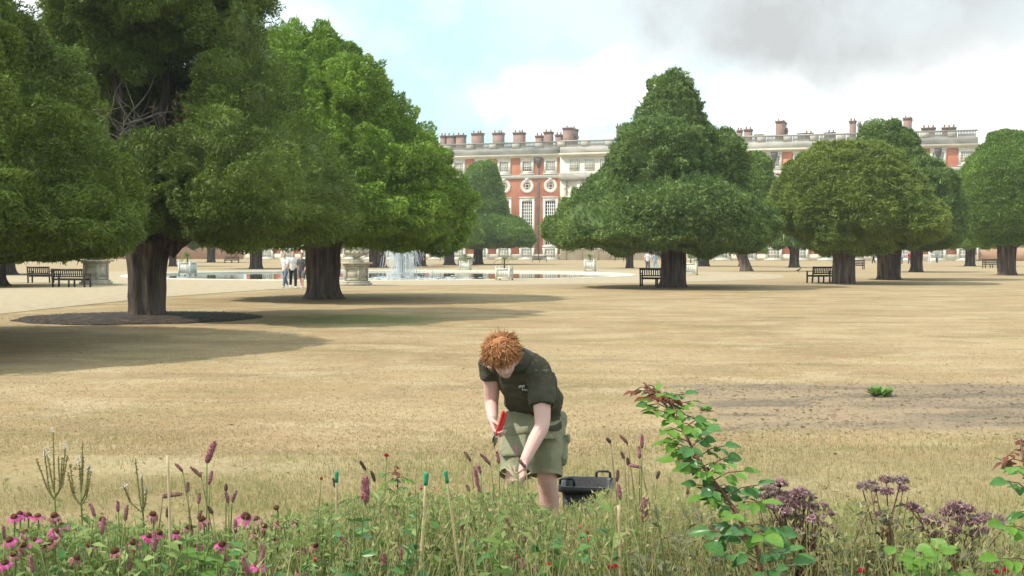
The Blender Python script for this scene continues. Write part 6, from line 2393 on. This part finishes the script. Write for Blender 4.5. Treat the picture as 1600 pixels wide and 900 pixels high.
rose_shoot([(1190, 905), (1172, 850), (1150, 800), (1118, 755), (1090, 715), (1066, 670), (1046, 640), (1026, 617), (1006, 598)], 3.6, 'tall rose shoot with glossy green leaves and reddish tip, right of the gardener', 300, 51, .054, base=(.80, 3.7, .02))
rose_shoot([(1622, 900), (1618, 820), (1606, 760), (1598, 710), (1594, 688)], 3.7, 'rose shoot with dark red tip cut by the right edge', 90, 52, .056, redtop=.35, base=(1.6, 3.8, .02))
rose_shoot([(562, 905), (590, 860), (612, 805), (622, 760), (616, 728)], 5.4, 'slender rose shoot with a red bloom left of the capped canes', 110, 53, .045, redtop=.1, stem_r=.004, base=(-.62, 5.5, .02))
rose_shoot([(905, 905), (900, 865), (897, 830), (904, 800)], 6.0, 'small rose shoot with red hips in front of the black tub', 110, 54, .042, redtop=.08, stem_r=.004, base=(.3, 6.1, .02))
rose_shoot([(745, 905), (730, 850), (712, 800), (702, 765)], 5.9, 'small rose shoot behind the slanting capped cane', 90, 55, .042, redtop=.0, stem_r=.004, base=(-.2, 6.0, .02))

# broad bright leaves low at the right and left
for (cx, cy, Y, n, s_, mat, lab, sd) in ((1445, 880, 4.0, 60, .05, 'leaf_bright', 'cluster of broad bright green leaves low at the right of the bed', 61), (330, 885, 4.4, 34, .055, 'leaf_bright', 'tuft of broad bright green leaves low at the left of the bed', 62)):
    rng = np.random.default_rng(sd)
    c = PY(cx, cy + 40, Y)
    b = np.array((c[0], c[1], .02))
    t = thing('broadleaf_plant', tuple(b), lab, 'plant')
    sm = MB()
    for k in range(n):
        q = PY(cx + rng.normal() * 26, cy + rng.uniform(-24, 34), Y + rng.normal() * .1)
        sm.tube([b + rng.normal(size=3) * .02, (b + q) / 2 + rng.normal(size=3) * .015, q], [.003, .0025, .0015], 5)
        a = rng.random() * 6.28
        put_leaf(t, b, q, (math.cos(a), math.sin(a) * .7 - .3, .25), (rng.normal() * .3, -.6, 1), s_ * rng.uniform(.8, 1.3), mat, k)
    sm.build('stem', M['stem_green'], t, kind='stuff')


# --- joe pye weed: faded domed heads on branching stems
def joepye(heads, base_px, Y, label, mat, seed, hr=.045):
    rng = np.random.default_rng(seed)
    b = PY(base_px, 900, Y)
    b[2] = .02
    t = thing('joe_pye_weed', tuple(b), label, 'flower', 'fading joe pye weed at the right')
    zmin = min(PY(x, y, Y)[2] for x, y, _ in heads)
    f = np.array((b[0], b[1], max(.15, zmin - .14)))
    sm = MB()
    for x, y, r in heads:
        dY = rng.normal() * .10
        c = PY(x, y, Y + dY)
        R = r * Y / FPX
        fk = f + np.array((rng.normal() * .015, rng.normal() * .015, rng.uniform(-.04, .05)))
        limb(sm, [b, fk, fk * .4 + c * .6 + (0, 0, -.015), c - (0, 0, R * .7)], [.0048, .0042, .003, .002], 5)
        mb, n = MB(), int(70 * (r / 12) ** 1.3) + 30
        for k in range(n):
            e = rng.normal(size=3)
            e /= np.linalg.norm(e)
            e[2] = abs(e[2]) * .9 - .15
            p = c + e * R * np.array((1.1, .9, .62)) * rng.uniform(.65, 1.08)
            if k % 3 == 0:
                sm.tube([c - (0, 0, R * .7), p], [.0012, .0008], 3, cap=False)
            for q in range(5):
                g, w = rng.normal(size=3) * .0065 + e * .003, rng.normal(size=3) * .0028
                mb.add([p - g, p + w, p + g, p - w], [(0, 1, 2, 3)])
        mb.build('flower_head', M[mat if rng.random() < .7 else ('joepye_pink' if mat == 'joepye' else 'joepye')], t)
    ml = MB()
    n = 34
    tt = rng.uniform(.1, 1.0, n)[:, None]
    a = rng.random(n) * 2 * np.pi
    leaves(ml, b + (f - b) * tt, np.stack([np.cos(a), np.sin(a), np.full(n, .1)], 1), np.tile((0, 0, 1.0), (n, 1)), rng.uniform(.09, .15, n), rng.uniform(.025, .045, n), droop=.35)
    for k in range(len(heads) * 2):
        x, y, r = heads[k % len(heads)]
        q = PY(x + rng.normal() * 12, y + rng.uniform(14, 60), Y + rng.normal() * .12)
        leafy(ml, sm, b + np.array((rng.normal() * .08, rng.normal() * .08, 0)), q, 9, .075, .026, rng, bare=.3, r=.003, up=.1)
    sm.build('stem', M['stem_red'], t)
    ml.build('foliage', M['leaf_dusk'], t)


joepye([(1200, 764, 9), (1218, 756, 11), (1212, 772, 12), (1250, 771, 13), (1262, 778, 12), (1243, 786, 13), (1256, 792, 14), (1284, 792, 10), (1296, 803, 8), (1225, 800, 12), (1240, 808, 12), (1275, 812, 11), (1208, 792, 9), (1262, 806, 12), (1290, 822, 9), (1305, 836, 8), (1232, 776, 11), (1222, 785, 12), (1270, 795, 12), (1250, 820, 11), (1282, 832, 9), (1215, 815, 10), (1238, 832, 10), (1268, 838, 10), (1195, 776, 8)], 1258, 4.45, 'broad brownish joe pye weed just right of the tall rose shoot', 'joepye', 71)
joepye([(1348, 760, 7), (1360, 757, 8), (1385, 750, 8), (1406, 751, 11), (1386, 768, 8), (1369, 764, 6), (1378, 806, 11), (1392, 816, 9), (1410, 764, 6)], 1388, 4.45, 'open branched pinkish joe pye weed, middle of the three', 'joepye_pink', 72)
joepye([(1424, 792, 8), (1434, 797, 7), (1495, 792, 13), (1508, 796, 12), (1482, 800, 12), (1500, 808, 13), (1455, 812, 12), (1470, 818, 13), (1440, 826, 8), (1515, 815, 13), (1528, 812, 12), (1540, 808, 11), (1460, 836, 10), (1488, 828, 11), (1535, 830, 10), (1520, 834, 10), (1558, 812, 9), (1566, 822, 9)], 1490, 4.45, 'widest purplish joe pye weed, near the right edge', 'joepye_pink', 73)

# --- red blooms and hips
RED = [(604, 714, 1, 8), (502, 747, 0, 5), (658, 763, 0, 5), (566, 776, 0, 6), (492, 874, 0, 7), (760, 868, 0, 8), (765, 857, 0, 5), (807, 871, 0, 6), (907, 824, 0, 6), (917, 832, 0, 7), (921, 844, 0, 8), (856, 884, 1, 8), (887, 883, 1, 8),
       (953, 889, 1, 10), (961, 887, 1, 9), (1346, 895, 1, 11), (1573, 894, 1, 12), (1597, 891, 1, 12), (1557, 896, 1, 9)]
rlabs = autolabel(RED, lambda it: 'small red rose bloom' if it[2] else 'round red rose hip')
for i, (px, py, kind, r) in enumerate(RED):
    rng = np.random.default_rng(900 + i)
    Y = float(np.interp(py, [700, 895], [5.0, 4.0]))
    c = PY(px, py, Y)
    R = r * Y / FPX * (.65 if kind else .5)
    b = np.array((c[0] + rng.normal() * .05, c[1] + .06, .02))
    t = thing('rose_bloom' if kind else 'rose_hip', tuple(b), rlabs[i], 'rose', 'red roses and hips in the bed')
    limb(MB(), [b, (b + c) / 2 + rng.normal(size=3) * .02, c], [.003, .0025, .002], 5).build('stem', M['stem_green'], t)
    mb = MB()
    if kind:
        for k in range(16):
            a = k * 2.4
            el = .15 + 1.25 * k / 16
            d = np.array((math.cos(a) * math.cos(el), math.sin(a) * math.cos(el), math.sin(el)))
            s_ = nrm(np.cross(d, (0, .2, 1)))
            mb.add([c, c + d * R * .6 - s_ * R * .5, c + d * R * 1.15 - s_ * R * .25, c + d * R * 1.15 + s_ * R * .25, c + d * R * .6 + s_ * R * .5], [(0, 1, 2), (0, 2, 3), (0, 3, 4)])
        mb.build('petals', M['rose_red'], t)
    else:
        mb.blob(c, (R, R, R * 1.1), 10, 7)
        for k in range(5):
            a = k * 1.257
            mb.add([c + (0, 0, R), c + (math.cos(a) * R * .5, math.sin(a) * R * .5, R * 1.5), c + (math.cos(a + .5) * R * .2, math.sin(a + .5) * R * .2, R * 1.0)], [(0, 1, 2)])
        mb.build('hip', M['hip'], t, smooth=True)

# small black plant label leaning among the joe pye weed
o = PY(1548, 832, 5.6)
t = thing('plant_label', (o[0], o[1], .02), 'small blank black plant label on a stake at the right of the bed', 'label')
MB().box((-.004, 0, 0), (.004, .006, o[2] - .03)).build('stake', M['black_plastic'], t, org=(0, 0, 0))
MB().box((-.042, -.009, o[2] - .045), (.042, -.003, o[2] - .005), Matrix.Rotation(math.radians(-4), 4, 'Y')).build('plate', M['black_plastic'], t, org=(0, 0, 0))


# ------------------------------------------------------------------ summer haze
hzm = bpy.data.materials.new('haze')
hzm.use_nodes = True
_nt = hzm.node_tree
_nt.nodes.clear()
_o = _nt.nodes.new('ShaderNodeOutputMaterial')
_v = _nt.nodes.new('ShaderNodeVolumePrincipled')
_v.inputs['Color'].default_value = (0.95, 0.97, 1.0, 1)
_v.inputs['Density'].default_value = 0.00038
_v.inputs['Anisotropy'].default_value = 0.2
_nt.links.new(_v.outputs[0], _o.inputs['Volume'])
MB().box((-1300, -1250, -1.9), (1300, 1400, 36)).build('haze', hzm, kind='stuff')
